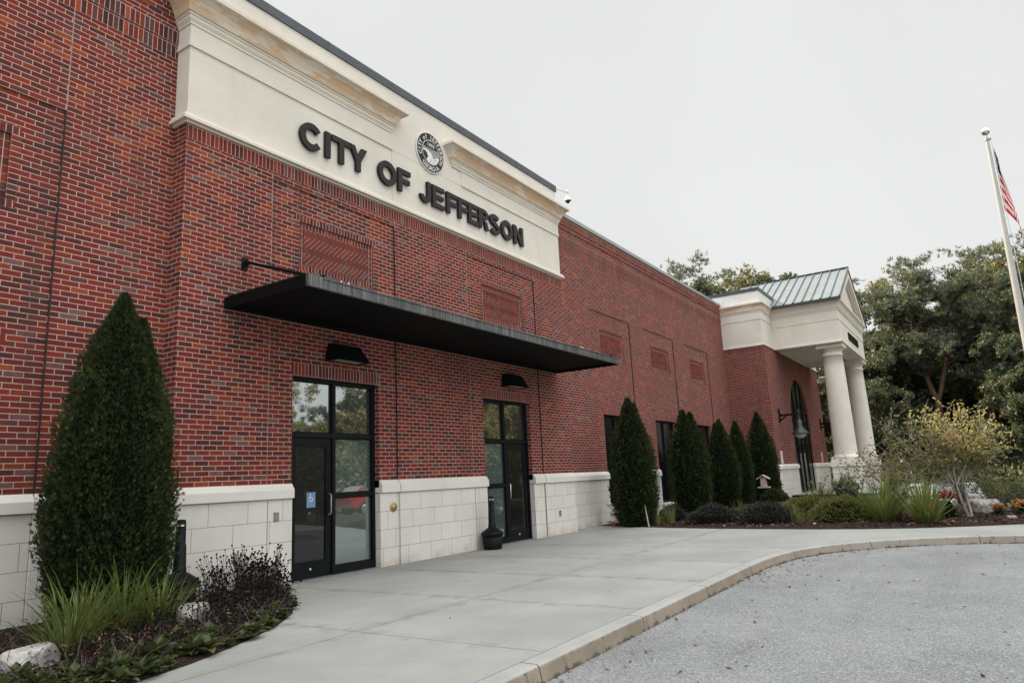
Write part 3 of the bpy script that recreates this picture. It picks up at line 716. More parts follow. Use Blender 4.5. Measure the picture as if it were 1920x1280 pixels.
# cream sign band
SB = [(5.05, 9.0), (5.05, D0), (15.56, D0), (15.56, 9.0)]
m = MB(); m.sweep(SB, [(-0.05, 6.42), (0.03, 6.42), (0.03, 6.455), (0.085, 6.455), (0.085, 6.50), (0.065, 6.52), (0.055, 6.555), (0.015, 6.56), (0.012, 6.57), (-0.05, 6.57)], M['mould'], caps=False)
part(m, 'sill_moulding')
m = MB()
m.sweep(SB, [(0.0, 6.56), (0.0, 8.90)], M['stucco'], caps=False)
for path in ([(5.05, 9.0), (5.05, D0), (9.17, D0), (9.17, D0+0.02)], [(11.38, D0+0.02), (11.38, D0), (15.56, D0), (15.56, 9.0)]):
    m.sweep(path, [(-0.001, 7.615), (0.026, 7.615), (0.026, 7.66), (0.014, 7.67), (0.014, 8.03), (-0.001, 8.03)], M['stucco'], caps=False)
m.box(10.30-1.12, 10.30-1.112, D0-0.0012, D0+0.004, 6.60, 7.62, M['mortar']); m.box(9.19, 11.36, D0-0.0012, D0+0.004, 7.618, 7.624, M['mortar'])
part(m, 'sign_band')
CP = [(-0.001, 7.955), (0.030, 7.955), (0.030, 7.985), (0.058, 8.03), (0.062, 8.07), (0.080, 8.078), (0.080, 8.095), (0.052, 8.10), (0.098, 8.118), (0.118, 8.19), (0.160, 8.265), (0.212, 8.318), (0.245, 8.335), (0.272, 8.345), (0.272, 8.405), (0.262, 8.418), (-0.001, 8.47)]
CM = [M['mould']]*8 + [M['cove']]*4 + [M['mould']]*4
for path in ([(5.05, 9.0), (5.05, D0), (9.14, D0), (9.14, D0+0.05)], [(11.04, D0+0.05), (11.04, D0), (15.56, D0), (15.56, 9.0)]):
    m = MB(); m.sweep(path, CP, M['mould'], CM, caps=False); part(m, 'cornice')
m = MB(); m.sweep(SB, [(-0.02, 8.885), (0.028, 8.885), (0.028, 9.05), (-0.5, 9.07)], M['coping'], caps=False)
m.face([(5.02, D0-0.028+0.5, 9.07), (15.59, D0+0.47, 9.07), (15.59, 9.1, 9.07), (5.02, 9.1, 9.07)], None, M['coping'])
for x in (7.57, 10.6, 13.6): m.box(x, x+0.05, D0-0.031, D0-0.02, 8.887, 9.052, M['coping'])
part(m, 'coping')
m = MB(); m.box(5.06, 15.55, 8.95, 9.12, 6.4, 9.06, M['stucco']); part(m, 'parapet_backing')
m = MB(); m.sweep([(15.4, D1-0.05), (30.75, D1-0.05)], [(-0.02, 8.49), (0.03, 8.49), (0.03, 8.60), (-0.4, 8.63), (-0.4, 8.4)], M['coping_pale'])
part(m, 'coping'); m = MB()
m.sweep([(-12, D1-0.05), (5.2, D1-0.05)], [(-0.02, 8.49), (0.03, 8.49), (0.03, 8.60), (-0.4, 8.63), (-0.4, 8.4)], M['coping_pale'])
part(m, 'coping')
m = MB(); m.box(-12, 30.9, 9.14, 32, 0, 8.30, M['brick']); part(m, 'rear_block')
m = MB(); m.box(-12.05, 30.9, 9.13, 32.05, 8.305, 8.36, M['roof']); part(m, 'roof')

# doors and windows
def frame_box(mb, x0, x1, z0, z1, y, t=0.05, dpt=0.11, m=None):
    mb.box(x0, x0+t, y, y+dpt, z0, z1, m); mb.box(x1-t, x1, y, y+dpt, z0, z1, m)
    mb.box(x0+t, x1-t, y, y+dpt, z0, z0+t, m); mb.box(x0+t, x1-t, y, y+dpt, z1-t, z1, m)
def pane(x0, x1, z0, z1, y, m, parent):
    q = MB(); q.box(x0, x1, y, y+0.012, z0, z1, m); return part(q, 'pane', None, parent)
def entrance(c, left_leaf, lab):
    """storefront opening 1.83 x 3.05: door leaf, sidelight, two transoms"""
    y = D0+0.115; x0, x1 = c-0.915, c+0.915; F = M['frame']
    f = MB(); t = 0.055
    xm = c + (0.0 if left_leaf else -0.02)
    f.box(x0, x0+t, y, y+0.12, 0.0, 3.05, F); f.box(x1-t, x1, y, y+0.12, 0.0, 3.05, F)
    f.box(x0+t, x1-t, y, y+0.12, 3.05-t, 3.05, F); f.box(xm-0.03, xm+0.03, y, y+0.12, 0.0, 3.05-t, F)
    for a, b in ((x0+t, xm-0.03), (xm+0.03, x1-t)):
        f.box(a, b, y+0.001, y+0.119, 2.12, 2.19, F)
    sl = (xm+0.03, x1-t) if left_leaf else (x0+t, xm-0.03)
    f.box(sl[0], sl[1], y+0.001, y+0.119, 1.18, 1.24, F); f.box(sl[0], sl[1], y+0.001, y+0.119, 0.0, 0.13, F)
    # silver-lit edges of the frame returns come from the thin stops
    for a, b, z0, z1 in ((x0+t, xm-0.03, 2.19, 3.05-t), (xm+0.03, x1-t, 2.19, 3.05-t), (sl[0], sl[1], 1.24, 2.12), (sl[0], sl[1], 0.13, 1.18)):
        for q in ((a, a+0.018, z0, z1), (b-0.018, b, z0, z1), (a+0.018, b-0.018, z0, z0+0.018), (a+0.018, b-0.018, z1-0.018, z1)):
            f.box(q[0], q[1], y+0.045, y+0.075, q[2], q[3], F)
    fr = part(f, 'entrance_frame', None, None, lab)
    for a, b, z0, z1, mm in ((x0+t, xm-0.03, 2.19, 3.05-t, 'transom'), (xm+0.03, x1-t, 2.19, 3.05-t, 'transom'), (sl[0], sl[1], 1.24, 2.12, 'sideglass'), (sl[0], sl[1], 0.13, 1.18, 'sideglass')):
        pane(a, b, z0, z1, y+0.055, M[mm], fr)
    lf = (x0+t, xm-0.03) if left_leaf else (xm+0.03, x1-t)
    a, b = lf[0]+0.006, lf[1]-0.006; yd = y+0.03
    d = MB(); st = 0.11
    d.box(a, a+st, yd, yd+0.045, 0.012, 2.112, F); d.box(b-st, b, yd, yd+0.045, 0.012, 2.112, F)
    d.box(a+st, b-st, yd, yd+0.045, 1.985, 2.112, F); d.box(a+st, b-st, yd, yd+0.045, 0.012, 0.25, F)
    for q in ((a+st, a+st+0.012, 0.25, 1.985), (b-st-0.012, b-st, 0.25, 1.985), (a+st+0.012, b-st-0.012, 0.25, 0.262), (a+st+0.012, b-st-0.012, 1.973, 1.985)):
        d.box(q[0], q[1], yd+0.008, yd+0.03, q[2], q[3], F)
    dr = part(d, 'door')
    q = MB(); q.box(a+st, b-st, yd+0.018, yd+0.026, 0.25, 1.985, M['doorglass']); part(q, 'pane', None, dr)
    hx = b-0.055 if left_leaf else a+0.055
    h = MB(); s_ = -1 if left_leaf else 1
    h.tube([(hx, yd, 1.24), (hx, yd-0.045, 1.24), (hx+0.012*s_*0, yd-0.065, 1.22), (hx, yd-0.065, 0.96), (hx, yd-0.045, 0.93), (hx, yd, 0.93)], 0.012, M['chrome'] if not left_leaf else M['grey'], 8)
    h.box(hx-0.045, hx+0.045, yd-0.012, yd, 0.90, 1.28, M['black'])
    part(h, 'handle', None, dr)
    h = MB(); h.lathe([(0.0, 0), (0.022, 0), (0.022, 0.012), (0, 0.012)], (0, 0, 0), M['chrome'], 12)
    o = h.build('lock_cylinder', None, dr); o.data.transform(Matrix.Translation((0, 0, 0)) @ Matrix.Rotation(R(90), 4, 'X'))
    o.data.transform(Matrix.Translation(Vector(((a+b)/2, yd-0.001, 0.14)) - bld.location))
    # threshold
    s = MB(); s.box(x0, x1, D0+0.0, D0+0.24, 0.0, 0.011, M['grey']); part(s, 'threshold')
    return fr, a+st, b-st, yd
ent_left = entrance(7.86, True, 'glazed entrance with door leaf on its left half')
ent_right = entrance(12.79, False, 'glazed entrance with door leaf on its right half')
def window(c):
    y = D1+0.12; F = M['frame']; f = MB(); x0, x1 = c-0.915, c+0.915
    frame_box(f, x0, x1, 0.34, 3.05, y, 0.05, 0.1, F); f.box(c-0.022, c+0.022, y+0.002, y+0.09, 0.39, 3.0, F); f.box(x0+0.05, x1-0.05, y+0.004, y+0.085, 1.66, 1.70, F)
    fr = part(f, 'window')
    pane(x0+0.05, x1-0.05, 0.39, 3.0, y+0.045, M['darkglass'], fr)
    s = MB(); s.box(x0-0.06, x1+0.06, D1-0.09, D1+0.2, 0.262, 0.335, M['cap']); part(s, 'sill', None, fr)
for c in (19.11, 22.985, 26.89, 2.29, -2.6): window(c)

# ---- side wing with arch and the portico
WX0, WX1, WY = 30.7, 42.4, 7.1
w = MB(); fx = lambda s, z, d: (WX0+d, s, z)
def wall_x(s0, s1):
    wall_grid(w, s0, s1, 1.30, 6.5, fx, [(s0, s1, 6.27, 6.5, -0.004, S_, 'sold'), (s0, s1, 6.0, 6.27, 0.0, B_, 'run'), (s0, s1, 5.92, 6.0, -0.012, S_, 'rowh')], 0.28, False)
wall_x(WY, 8.86)
AX, AR, AZ = 36.5, 2.05, 3.46
# front wall with a round-headed opening
N = 28
arc = [(AX-AR*math.cos(math.pi*i/N), AZ+AR*math.sin(math.pi*i/N)) for i in range(N+1)]
def ffront(s, z, d): return (s, WY+d, z)
for a, b in ((WX0, AX-AR), (AX+AR, WX1)):
    w.face([ffront(a, 1.3, 0), ffront(b, 1.3, 0), ffront(b, 6.5, 0), ffront(a, 6.5, 0)], [(a, 1.3), (b, 1.3), (b, 6.5), (a, 6.5)], B_)
for i in range(N):
    p, q = arc[i], arc[i+1]
    w.face([ffront(*p, 0), ffront(*q, 0), ffront(q[0], 6.5, 0), ffront(p[0], 6.5, 0)], [p, q, (q[0], 6.5), (p[0], 6.5)], B_)
    w.face([ffront(*p, 0), ffront(*p, 0.2), ffront(*q, 0.2), ffront(*q, 0)], [(0, i*0.2), (0.2, i*0.2), (0.2, i*0.2+0.2), (0, i*0.2+0.2)], S_)
    # ring of headers standing proud round the arch
    k1 = 1.21/AR*AR
    po, qo = (AX+(p[0]-AX)*1.115, AZ+(p[1]-AZ)*1.115), (AX+(q[0]-AX)*1.115, AZ+(q[1]-AZ)*1.115)
    L0, L1 = i*math.pi*AR/N, (i+1)*math.pi*AR/N
    w.face([ffront(*p, -0.012), ffront(*q, -0.012), ffront(*qo, -0.012), ffront(*po, -0.012)], [(0, L0), (0, L1), (0.2, L1), (0.2, L0)], S_)
    w.face([ffront(*po, -0.012), ffront(*qo, -0.012), ffront(*qo, 0), ffront(*po, 0)], [(0, L0), (0, L1), (0.02, L1), (0.02, L0)], S_)
for sgn in (-1, 1):
    x = AX+sgn*AR; w.face([ffront(x, 0, 0), ffront(x, 0, 0.2), ffront(x, AZ, 0.2), ffront(x, AZ, 0)], [(0, 0), (0.2, 0), (0.2, AZ), (0, AZ)], B_)
w.face([(WX1, WY, 1.3), (WX1, 9.5, 1.3), (WX1, 9.5, 6.5), (WX1, WY, 6.5)], [(WY, 1.3), (9.5, 1.3), (9.5, 6.5), (WY, 6.5)], B_)
part(w, 'brick_wall', None, None, 'brick wing wall with a tall arched opening')
m = MB()
m.box(30.95, 42.3, 9.0, 20, 0, 8.2, M['brick'])
part(m, 'rear_block')
# arched doors
f = MB(); y = WY+0.10
f.box(AX-AR, AX+AR, y, y+0.05, 0.0, 5.6, M['darkglass'])
fr0 = MB(); F = M['canopy']
for x in (AX-AR+0.05, AX-0.9, AX, AX+0.9, AX+AR-0.05): fr0.box(x-0.04, x+0.04, y-0.03, y-0.002, 0.0, AZ+math.sqrt(max(0.05, AR*AR-(x-AX)**2)), F)
for z in (2.2, AZ): fr0.box(AX-AR, AX+AR, y-0.026, y-0.003, z-0.05, z+0.05, F)
ad = part(fr0, 'arched_entrance_frame'); part(f, 'pane', None, ad)
hh = MB(); hh.box(AX-0.12, AX-0.06, y-0.13, y-0.06, 0.3, 1.9, M['chrome']); part(hh, 'handle', None, ad)
# stone base of the wing
m = MB(); cm = MB()
def wing_base(path):
    m.sweep(path, [(0.03, 0.0), (0.03, 1.21), (0.0, 1.21)], M['stone'], caps=False)
    cm.sweep(path, [(0.0, 1.205), (0.085, 1.215), (0.085, 1.335), (0.02, 1.42), (-0.30, 1.42)], M['cap'])
wing_base([(WX0, 8.86), (WX0, WY), (AX-AR, WY), (AX-AR, WY+0.1)]); part(m, 'stone_base'); part(cm, 'stone_cap'); m = MB(); cm = MB()
wing_base([(AX+AR, WY+0.1), (AX+AR, WY), (WX1, WY), (WX1, 9.2)])
part(m, 'stone_base'); part(cm, 'stone_cap')
# cream frieze, cornice and tall fascia of the wing
WP = [(WX0, 11.0), (WX0, WY), (WX1, WY), (WX1, 11.0)]
m = MB(); m.sweep(WP, [(-0.25, 6.50), (0.045, 6.50), (0.045, 6.56), (0.01, 6.585), (0.0, 6.585), (0.0, 7.66), (0.02, 7.66), (0.02, 8.02), (0.0, 8.02)], M['stucco'], caps=False); part(m, 'sign_band')
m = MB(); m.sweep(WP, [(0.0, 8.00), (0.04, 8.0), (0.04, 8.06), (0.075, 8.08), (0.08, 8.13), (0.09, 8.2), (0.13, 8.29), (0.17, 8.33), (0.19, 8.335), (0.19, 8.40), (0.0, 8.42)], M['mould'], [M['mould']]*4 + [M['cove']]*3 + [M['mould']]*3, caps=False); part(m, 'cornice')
m = MB(); m.sweep(WP, [(0.0, 8.41), (0.05, 8.41), (0.05, 8.93), (-0.4, 8.93)], M['white'], caps=False); part(m, 'fascia')
m = MB(); m.sweep(WP, [(0.05, 8.92), (0.085, 8.92), (0.085, 9.07), (-0.6, 9.09), (-0.6, 8.8)], M['coping'], caps=False); part(m, 'coping')
m = MB(); m.box(31.2, 41.9, 7.6, 20, 8.25, 8.32, M['roof']); part(m, 'roof')
# portico
PX0, PX1, PY = 32.6, 40.4, 4.3
PP = [(PX0, WY+0.05), (PX0, PY), (PX1, PY), (PX1, WY+0.05)]
port = MB(); port.sweep(PP, [(-0.75, 6.50), (0.06, 6.50), (0.06, 6.56), (0.0, 6.585), (0.0, 7.50), (0.02, 7.50), (0.02, 7.93), (0.05, 7.93), (0.05, 7.99), (0.085, 8.02), (0.09, 8.1), (0.13, 8.22), (0.19, 8.29), (0.22, 8.30), (0.22, 8.40), (0.0, 8.44)], M['stucco'], caps=False)
pt = part(port, 'portico', None, None, 'cream portico with gable roof and round columns')
m = MB(); m.box(PX0+0.75, PX1-0.75, PY+0.75, WY+0.3, 6.72, 6.80, M['stucco'])
for q in ((PX0+0.73, PX0+0.75, PY+0.75, WY), (PX1-0.75, PX1-0.73, PY+0.75, WY)): m.box(q[0], q[1], q[2], q[3], 6.5, 6.80, M['stucco'])
m.box(PX0+0.75, PX1-0.75, PY+0.73, PY+0.75, 6.5, 6.80, M['stucco'])
part(m, 'ceiling', None, pt)
# gable
GX, GZ0, GZ1 = (PX0+PX1)/2, 8.42, 10.62
ex = (PX1-PX0)/2 + 0.32
sl = (GZ1-GZ0)/ex
fg = lambda a, b, d: (a, d, b)
m = MB(); m.prism([(GX-ex+0.25, GZ0), (GX+ex-0.25, GZ0), (GX, GZ1-0.16)], fg, PY+0.04, PY+0.3, M['stucco'])
for sgn in (-1, 1):
    o_ = [(GX+sgn*ex, GZ0), (GX, GZ1), (GX, GZ1-0.46), (GX+sgn*(ex-0.75), GZ0)]
    if sgn > 0: o_ = o_[::-1]
    m.prism(o_, fg, PY-0.22, PY+0.02, M['stucco'])
    o2 = [(GX+sgn*(ex-0.75), GZ0), (GX, GZ1-0.46), (GX, GZ1-0.56), (GX+sgn*(ex-0.93), GZ0)]
    if sgn > 0: o2 = o2[::-1]
    m.prism(o2, fg, PY-0.06, PY+0.025, M['mould'])
part(m, 'pediment', None, pt)
m = MB()
for sgn in (-1, 1):
    e0, e1, z0 = GX+sgn*(ex+0.08), GX, GZ0-0.08*sl+0.03
    z1 = GZ1+0.03
    A = [(e0, PY-0.26, z0), (e1, PY-0.26, z1), (e1, 9.2, z1), (e0, 9.2, z0)]
    m.face(A, None, M['roofmetal']); m.face([(p[0], p[1], p[2]-0.02) for p in A][::-1], None, M['darkgreen'])
    m.face([A[0], A[1], (A[1][0], A[1][1], A[1][2]-0.12), (A[0][0], A[0][1], A[0][2]-0.12)], None, M['roofmetal'])
    yy = PY-0.24
    while yy < 9.0:
        nx, nz = -sl*sgn*-1, 1
        h = 0.055
        P0, P1 = (e0, yy, z0), (e1, yy, z1)
        m.face([(P0[0], yy, P0[2]), (P1[0], yy, P1[2]), (P1[0], yy, P1[2]+h), (P0[0], yy, P0[2]+h)], None, M['darkgreen'])  # seam sides coloured dark to stand for their shadow
        m.face([(P0[0], yy+0.035, P0[2]), (P1[0], yy+0.035, P1[2]), (P1[0], yy+0.035, P1[2]+h), (P0[0], yy+0.035, P0[2]+h)], None, M['darkgreen'])
        m.face([(P0[0], yy, P0[2]+h), (P1[0], yy, P1[2]+h), (P1[0], yy+0.035, P1[2]+h), (P0[0], yy+0.035, P0[2]+h)], None, M['roofmetal'])
        yy += 0.385
    m.box(min(e0, e0-sgn*0.07), max(e0, e0-sgn*0.07), PY-0.27, 7.2, z0-0.10, z0+0.012, M['darkgreen'])
m.box(GX-0.08, GX+0.08, PY-0.27, 9.2, GZ1+0.02, GZ1+0.09, M['darkgreen'])
part(m, 'roof', None, pt)
for i, x in enumerate((33.32, 39.68)):
    c = (x, 4.83, 0)
    m = MB(); m.box(x-0.56, x+0.56, 4.83-0.53, 4.83+0.53, 0.0, 1.20, M['stone']); m.box(x-0.61, x+0.61, 4.83-0.58, 4.83+0.58, 1.202, 1.42, M['cap'])
    m.box(x-0.56, x+0.56, 4.83-0.53, 4.83+0.53, 1.42, 1.52, M['stucco'])
    pd = part(m, 'column_pedestal', None, pt)
    m = MB(); pr = [(0.52, 1.52), (0.54, 1.56), (0.54, 1.62), (0.50, 1.66), (0.47, 1.68), (0.465, 1.72)]
    for j in range(9): tt = j/8; pr.append((0.46-0.055*tt**1.6, 1.75+(5.98-1.75)*tt))
    pr += [(0.44, 5.99), (0.45, 6.02), (0.44, 6.05), (0.405, 6.06), (0.405, 6.18), (0.43, 6.20), (0.48, 6.28), (0.52, 6.32)]
    m.lathe(pr, c, M['stucco'], 40); m.box(x-0.55, x+0.55, 4.83-0.53, 4.83+0.55, 6.32, 6.498, M['stucco'])
    part(m, 'column', None, pt)
# dark raised lettering on the portico front: too oblique to be read, only its dense verticals show
m = MB(); zz = 6.90
x = 35.0
while x < 37.9:
    wd = rnd.choice((0.10, 0.20, 0.24))
    m.box(x, x+0.065, PY-0.045, PY-0.002, zz, zz+0.36, M['letter'])
    if wd > 0.15:
        m.box(x+wd-0.065, x+wd, PY-0.045, PY-0.002, zz, zz+0.36, M['letter']); m.box(x+0.065, x+wd-0.065, PY-0.044, PY-0.002, zz+rnd.choice((0.0, 0.15, 0.29)), zz+0.36, M['letter'])
    x += wd+0.045
o = m.build('portico_lettering'); tag(o, 'dark raised lettering in a row on the front of the cream portico', 'sign')

# ------------------------------------------------------------------ raised letters and emblem on the sign band
def letter(ch, x, w_, parent, z=6.83, H=0.465, a=0.112):
    mb = MB(); m = M['letter']; fn = lambda u, v, d: (x+u, D0+d, z+v)
    d0, d1 = -0.065, -0.012
    def pr(P): mb.prism(P, fn, d0, d1, m)
    def ell(cx, cy, rx, ry, t0, t1, n=28): return [(cx+rx*math.cos(R(t0+(t1-t0)*i/n)), cy+ry*math.sin(R(t0+(t1-t0)*i/n))) for i in range(n+1)]
    h = a/2
    if ch == 'I': pr([(0, 0), (w_, 0), (w_, H), (0, H)])
    elif ch == 'T': pr([(w_/2-h, 0), (w_/2+h, 0), (w_/2+h, H-a*0.85), (w_, H-a*0.85), (w_, H), (0, H), (0, H-a*0.85), (w_/2-h, H-a*0.85)])
    elif ch == 'Y': pr([(w_/2-h, 0), (w_/2+h, 0), (w_/2+h, .40*H), (w_, H), (w_-1.18*a, H), (w_/2, .60*H), (1.18*a, H), (0, H), (w_/2-h, .40*H)])
    elif ch in 'EF':
        b = a*0.82; P = [(0, 0)]
        if ch == 'E': P += [(w_, 0), (w_, b), (a, b)]
        else: P += [(a, 0)]
        P += [(a, H*.5-b*.5), (w_*.93, H*.5-b*.5), (w_*.93, H*.5+b*.5), (a, H*.5+b*.5), (a, H-b), (w_, H-b), (w_, H), (0, H)]
        pr(P)
    elif ch == 'N': pr([(0, 0), (a, 0), (a, .60*H), (w_-a, 0), (w_, 0), (w_, H), (w_-a, H), (w_-a, .40*H), (a, H), (0, H)])
    elif ch == 'O': mb.strip(ell(w_/2, H/2, w_/2-h, H/2-h+0.008, 0, 360, 40)[:-1], a, fn, d0, d1, m, True)
    elif ch == 'C': mb.strip(ell(w_/2, H/2, w_/2-h, H/2-h+0.008, 36, 324, 36), a, fn, d0, d1, m)
    elif ch == 'J': mb.strip([(w_-h, H), (w_-h, H*.6), (w_-h, H*.34)] + ell(w_/2, H*.32, w_/2-h, H*.32-h+0.006, 0, -180, 18)[1:], a, fn, d0, d1, m)
    elif ch == 'S':
        mb.strip(ell(w_/2, H*.735, w_/2-h, H*.265-h+0.012, 25, 200, 16) + [(w_*.30, H*.585), (w_*.5, H*.52), (w_*.70, H*.44)] + ell(w_/2, H*.275, w_/2-h, H*.275-h+0.012, 20, -155, 16), a*.95, fn, d0, d1, m)
    elif ch == 'R':
        pr([(0, 0), (a, 0), (a, H), (0, H)])
        r = H*.27
        mb.strip([(a, H-h*.85), (w_*.55, H-h*.85)] + [(w_*.55+(w_*.45-h)*math.sin(R(t)), H-h*.85-(r-h*.85)*(1-math.cos(R(t)))) for t in range(15, 181, 15)] + [(a, H-2*r+h*.85)], a*.85, fn, d0, d1, m)
        pr([(w_-1.1*a, 0), (w_, 0), (w_*.74+a*.2, H*.40), (w_*.74-a*.75, H*.40)])
    o = mb.build('letter', None, parent); local(parent, o)
let = tag(empty('building_lettering', (10.3, D0, 6.83)), 'black raised letters reading CITY OF JEFFERSON along the cream sign band', 'sign')
for ch, x, w_ in (('C', 6.965, .475), ('I', 7.50, .112), ('T', 7.645, .44), ('Y', 8.045, .43), ('O', 8.765, .485), ('F', 9.295, .355), ('J', 9.925, .335), ('E', 10.305, .385), ('F', 10.765, .365),
                   ('F', 11.155, .345), ('E', 11.51, .355), ('R', 11.885, .385), ('S', 12.315, .41), ('O', 12.775, .475), ('N', 13.30, .415)):
    letter(ch, x, w_, let)

EM = Vector((10.31, D0, 7.985))
em = tag(empty('city_emblem', EM), 'round black and white city seal above the lettering', 'emblem')
def disc(mb, r, y0, y1, m, n=56):
    mb.prism([(r*math.cos(2*math.pi*i/n), r*math.sin(2*math.pi*i/n)) for i in range(n)], lambda a, b, d: (EM.x+a, D0+d, EM.z+b), y0, y1, m)
m = MB(); disc(m, 0.435, -0.030, -0.003, M['white']); o = m.build('rim', None, em); local(em, o)
m = MB(); disc(m, 0.415, -0.034, -0.0305, M['letter']); o = m.build('ring', None, em); local(em, o)
m = MB(); disc(m, 0.268, -0.037, -0.0345, M['white']); disc(m, 0.255, -0.040, -0.0375, M['letter'])
fe = lambda a, b, d: (EM.x+a, D0+d, EM.z+b)
def inner(P, d, mm):
    P = [(a, b) for a, b in P]; m.prism(P, fe, d, d+0.002, mm)
rr = 0.252
lower = [(rr*math.cos(R(t)), rr*math.sin(R(t))) for t in range(182, 374, 8)]
inner([(-0.236, 0.088)] + [(rr*math.cos(R(t)), rr*math.sin(R(t))) for t in range(160, 388, 6)] + [(0.10, 0.085)], -0.043, M['grey'])
inner([(rr*math.cos(R(t)), rr*math.sin(R(t))) for t in range(178, 350, 6)] + [(0.17, -0.06), (0.12, -0.10), (0.07, -0.12), (0.0, -0.02), (-0.10, 0.03), (-0.19, 0.03)], -0.046, M['white'])
inner([(rr*math.cos(R(t)), rr*math.sin(R(t))) for t in range(186, 236, 5)] + [(-0.10, -0.12), (-0.13, -0.05), (-0.19, -0.01)], -0.049, M['letter'])
for i in range(5):
    a = -0.17+i*0.08; inner([(a, 0.085-i*0.012), (a+0.055, 0.08-i*0.012), (a+0.055, 0.07-i*0.012), (a, 0.075-i*0.012)], -0.0455, M['letter'])
for a, b in ((0.0, -0.16), (0.06, -0.19), (0.10, -0.14), (-0.03, -0.20), (0.14, -0.12)): inner([(a, b), (a+0.02, b+0.015), (a+0.012, b-0.02)], -0.0485, M['letter'])
o = m.build('bridge_picture', None, em); local(em, o)
def glyph(ch, size):
    cu = bpy.data.curves.new('glyph', 'FONT'); cu.body = ch; cu.size = size; cu.align_x = 'CENTER'; cu.extrude = 0.0; cu.offset = 0.0022; cu.resolution_u = 3
    ob = bpy.data.objects.new('glyph', cu); col.objects.link(ob)
    bpy.context.view_layer.update()
    me = bpy.data.meshes.new_from_object(ob.evaluated_get(bpy.context.evaluated_depsgraph_get()))
    V = [tuple(v.co) for v in me.vertices]; Fc = [tuple(p.vertices) for p in me.polygons]
    bpy.data.objects.remove(ob); bpy.data.curves.remove(cu); bpy.data.meshes.remove(me)
    return V, Fc
m = MB()
def ring_text(txt, r, t0, t1, size, inward=False):
    n = len(txt)
    for i, ch in enumerate(txt):
        if ch == ' ': continue
        t = R(t0+(t1-t0)*i/(n-1)); V, Fc = glyph(ch, size)
        for j in range(1):
            up = (math.cos(t), math.sin(t)) if not inward else (-math.cos(t), -math.sin(t))
            rt_ = (up[1], -up[0]); bx, bz = r*math.cos(t), r*math.sin(t)
            m.idx([(EM.x+bx+rt_[0]*vx+up[0]*vy, D0-0.0365, EM.z+bz+rt_[1]*vx+up[1]*vy) for vx, vy, _ in V], Fc, M['white'], False)
ring_text('CITY of JEFFERSON', 0.298, 196, -22, 0.128)
ring_text('GEORGIA', 0.388, 232, 308, 0.125, True)
for i, ch in enumerate('1806'):
    V, Fc = glyph(ch, 0.10); m.idx([(EM.x-0.09+i*0.06+vx, D0-0.0425, EM.z+0.13+vy) for vx, vy, _ in V], Fc, M['white'], False)
o = m.build('inscription', None, em); local(em, o)

# ------------------------------------------------------------------ canopy
CX0, CX1, CY, CZ0, CZ1 = 5.72, 15.02, 6.77, 3.862, 4.018
can = tag(empty('entrance_canopy', (10.3, D0, CZ0)), 'long flat black metal canopy projecting over both entrance doors', 'canopy')
def cpart(mb, name, m=None):
    o = mb.build(name, m, can); local(can, o); return o
m = MB(); m.box(CX0, CX1, CY, CY+0.05, CZ0, CZ1, M['fascia']); m.box(CX0+0.25, CX1-0.02, CY-0.006, CY+0.01, CZ1-0.034, CZ1-0.027, M['black']); cpart(m, 'front_fascia')
for x in (CX0, CX1-0.05):
    m = MB(); m.box(x, x+0.05, CY+0.05, D0-0.002, CZ0+0.001, CZ1-0.001, M['canopy']); m.box(x-0.004, x+0.054, CY+0.05, D0-0.06, CZ1-0.02, CZ1+0.012, M['black']); cpart(m, 'end_channel')
m = MB(); m.box(CX0+0.05, CX1-0.05, CY+0.05, D0-0.03, CZ0+0.055, CZ0+0.085, M['canopy'])
cpart(m, 'deck')
m = MB(); m.box(CX0+0.05, CX1-0.05, D0-0.03, D0-0.002, CZ0+0.002, CZ1-0.002, M['black']); cpart(m, 'wall_channel')
for x in (6.03, 14.72):
    m = MB(); m.box(x-0.05, x+0.05, D0-0.02, D0-0.0035, 4.50, 4.68, M['black']); m.box(x-0.012, x+0.012, D0-0.10, D0-0.02, 4.55, 4.63, M['black'])
    m.tube([(x, D0-0.07, 4.60), (x, CY+0.12, CZ1+0.03)], 0.024, M['black'], 8); m.box(x-0.014, x+0.014, CY+0.06, CY+0.20, CZ1-0.05, CZ1+0.06, M['black'])
    cpart(m, 'hanger_rod')
for x in (6.30, 6.43, 13.1, 13.2): m = MB(); m.lathe([(0, 0), (0.018, 0.0), (0.018, 0.02), (0, 0.026)], (x, CY+0.03, CZ1), M['chrome'], 8); cpart(m, 'bolt')

# ------------------------------------------------------------------ small fittings on the wall
def wall_pack(c, lab):
    r = tag(empty('wall_light', (c, D0+0.02, 3.30)), lab, 'wall light', 'wedge wall lights over the doors')
    m = MB(); y = D0+0.02; zb, zt = 3.335, 3.62
    A = [(c-0.36, y-0.30, zb), (c+0.36, y-0.30, zb), (c+0.36, y, zb), (c-0.36, y, zb)]
    T = [(c-0.29, y-0.13, zt), (c+0.29, y-0.13, zt), (c+0.29, y, zt), (c-0.29, y, zt)]
    for i in range(4): j = (i+1) % 4; m.face([A[i], A[j], T[j], T[i]], None, M['black'])
    m.face(T, None, M['black'])
    q = [(c-0.30, y-0.26, zb), (c+0.30, y-0.26, zb), (c+0.30, y-0.05, zb), (c-0.30, y-0.05, zb)]
    for i in range(4): j = (i+1) % 4; m.face([A[i], A[j], q[j], q[i]], None, M['black'])
    o = m.build('housing', None, r); local(r, o)
    m = MB(); m.face([(p[0], p[1], zb+0.012) for p in q], None, M['lampglass'])
    for i in range(8): m.box(c-0.27+i*0.073, c-0.262+i*0.073, y-0.255, y-0.055, zb+0.002, zb+0.010, M['wood'])
    o = m.build('lens', None, r); local(r, o)
wall_pack(7.93, 'black wedge wall light above the left entrance'); wall_pack(12.93, 'black wedge wall light above the right entrance')
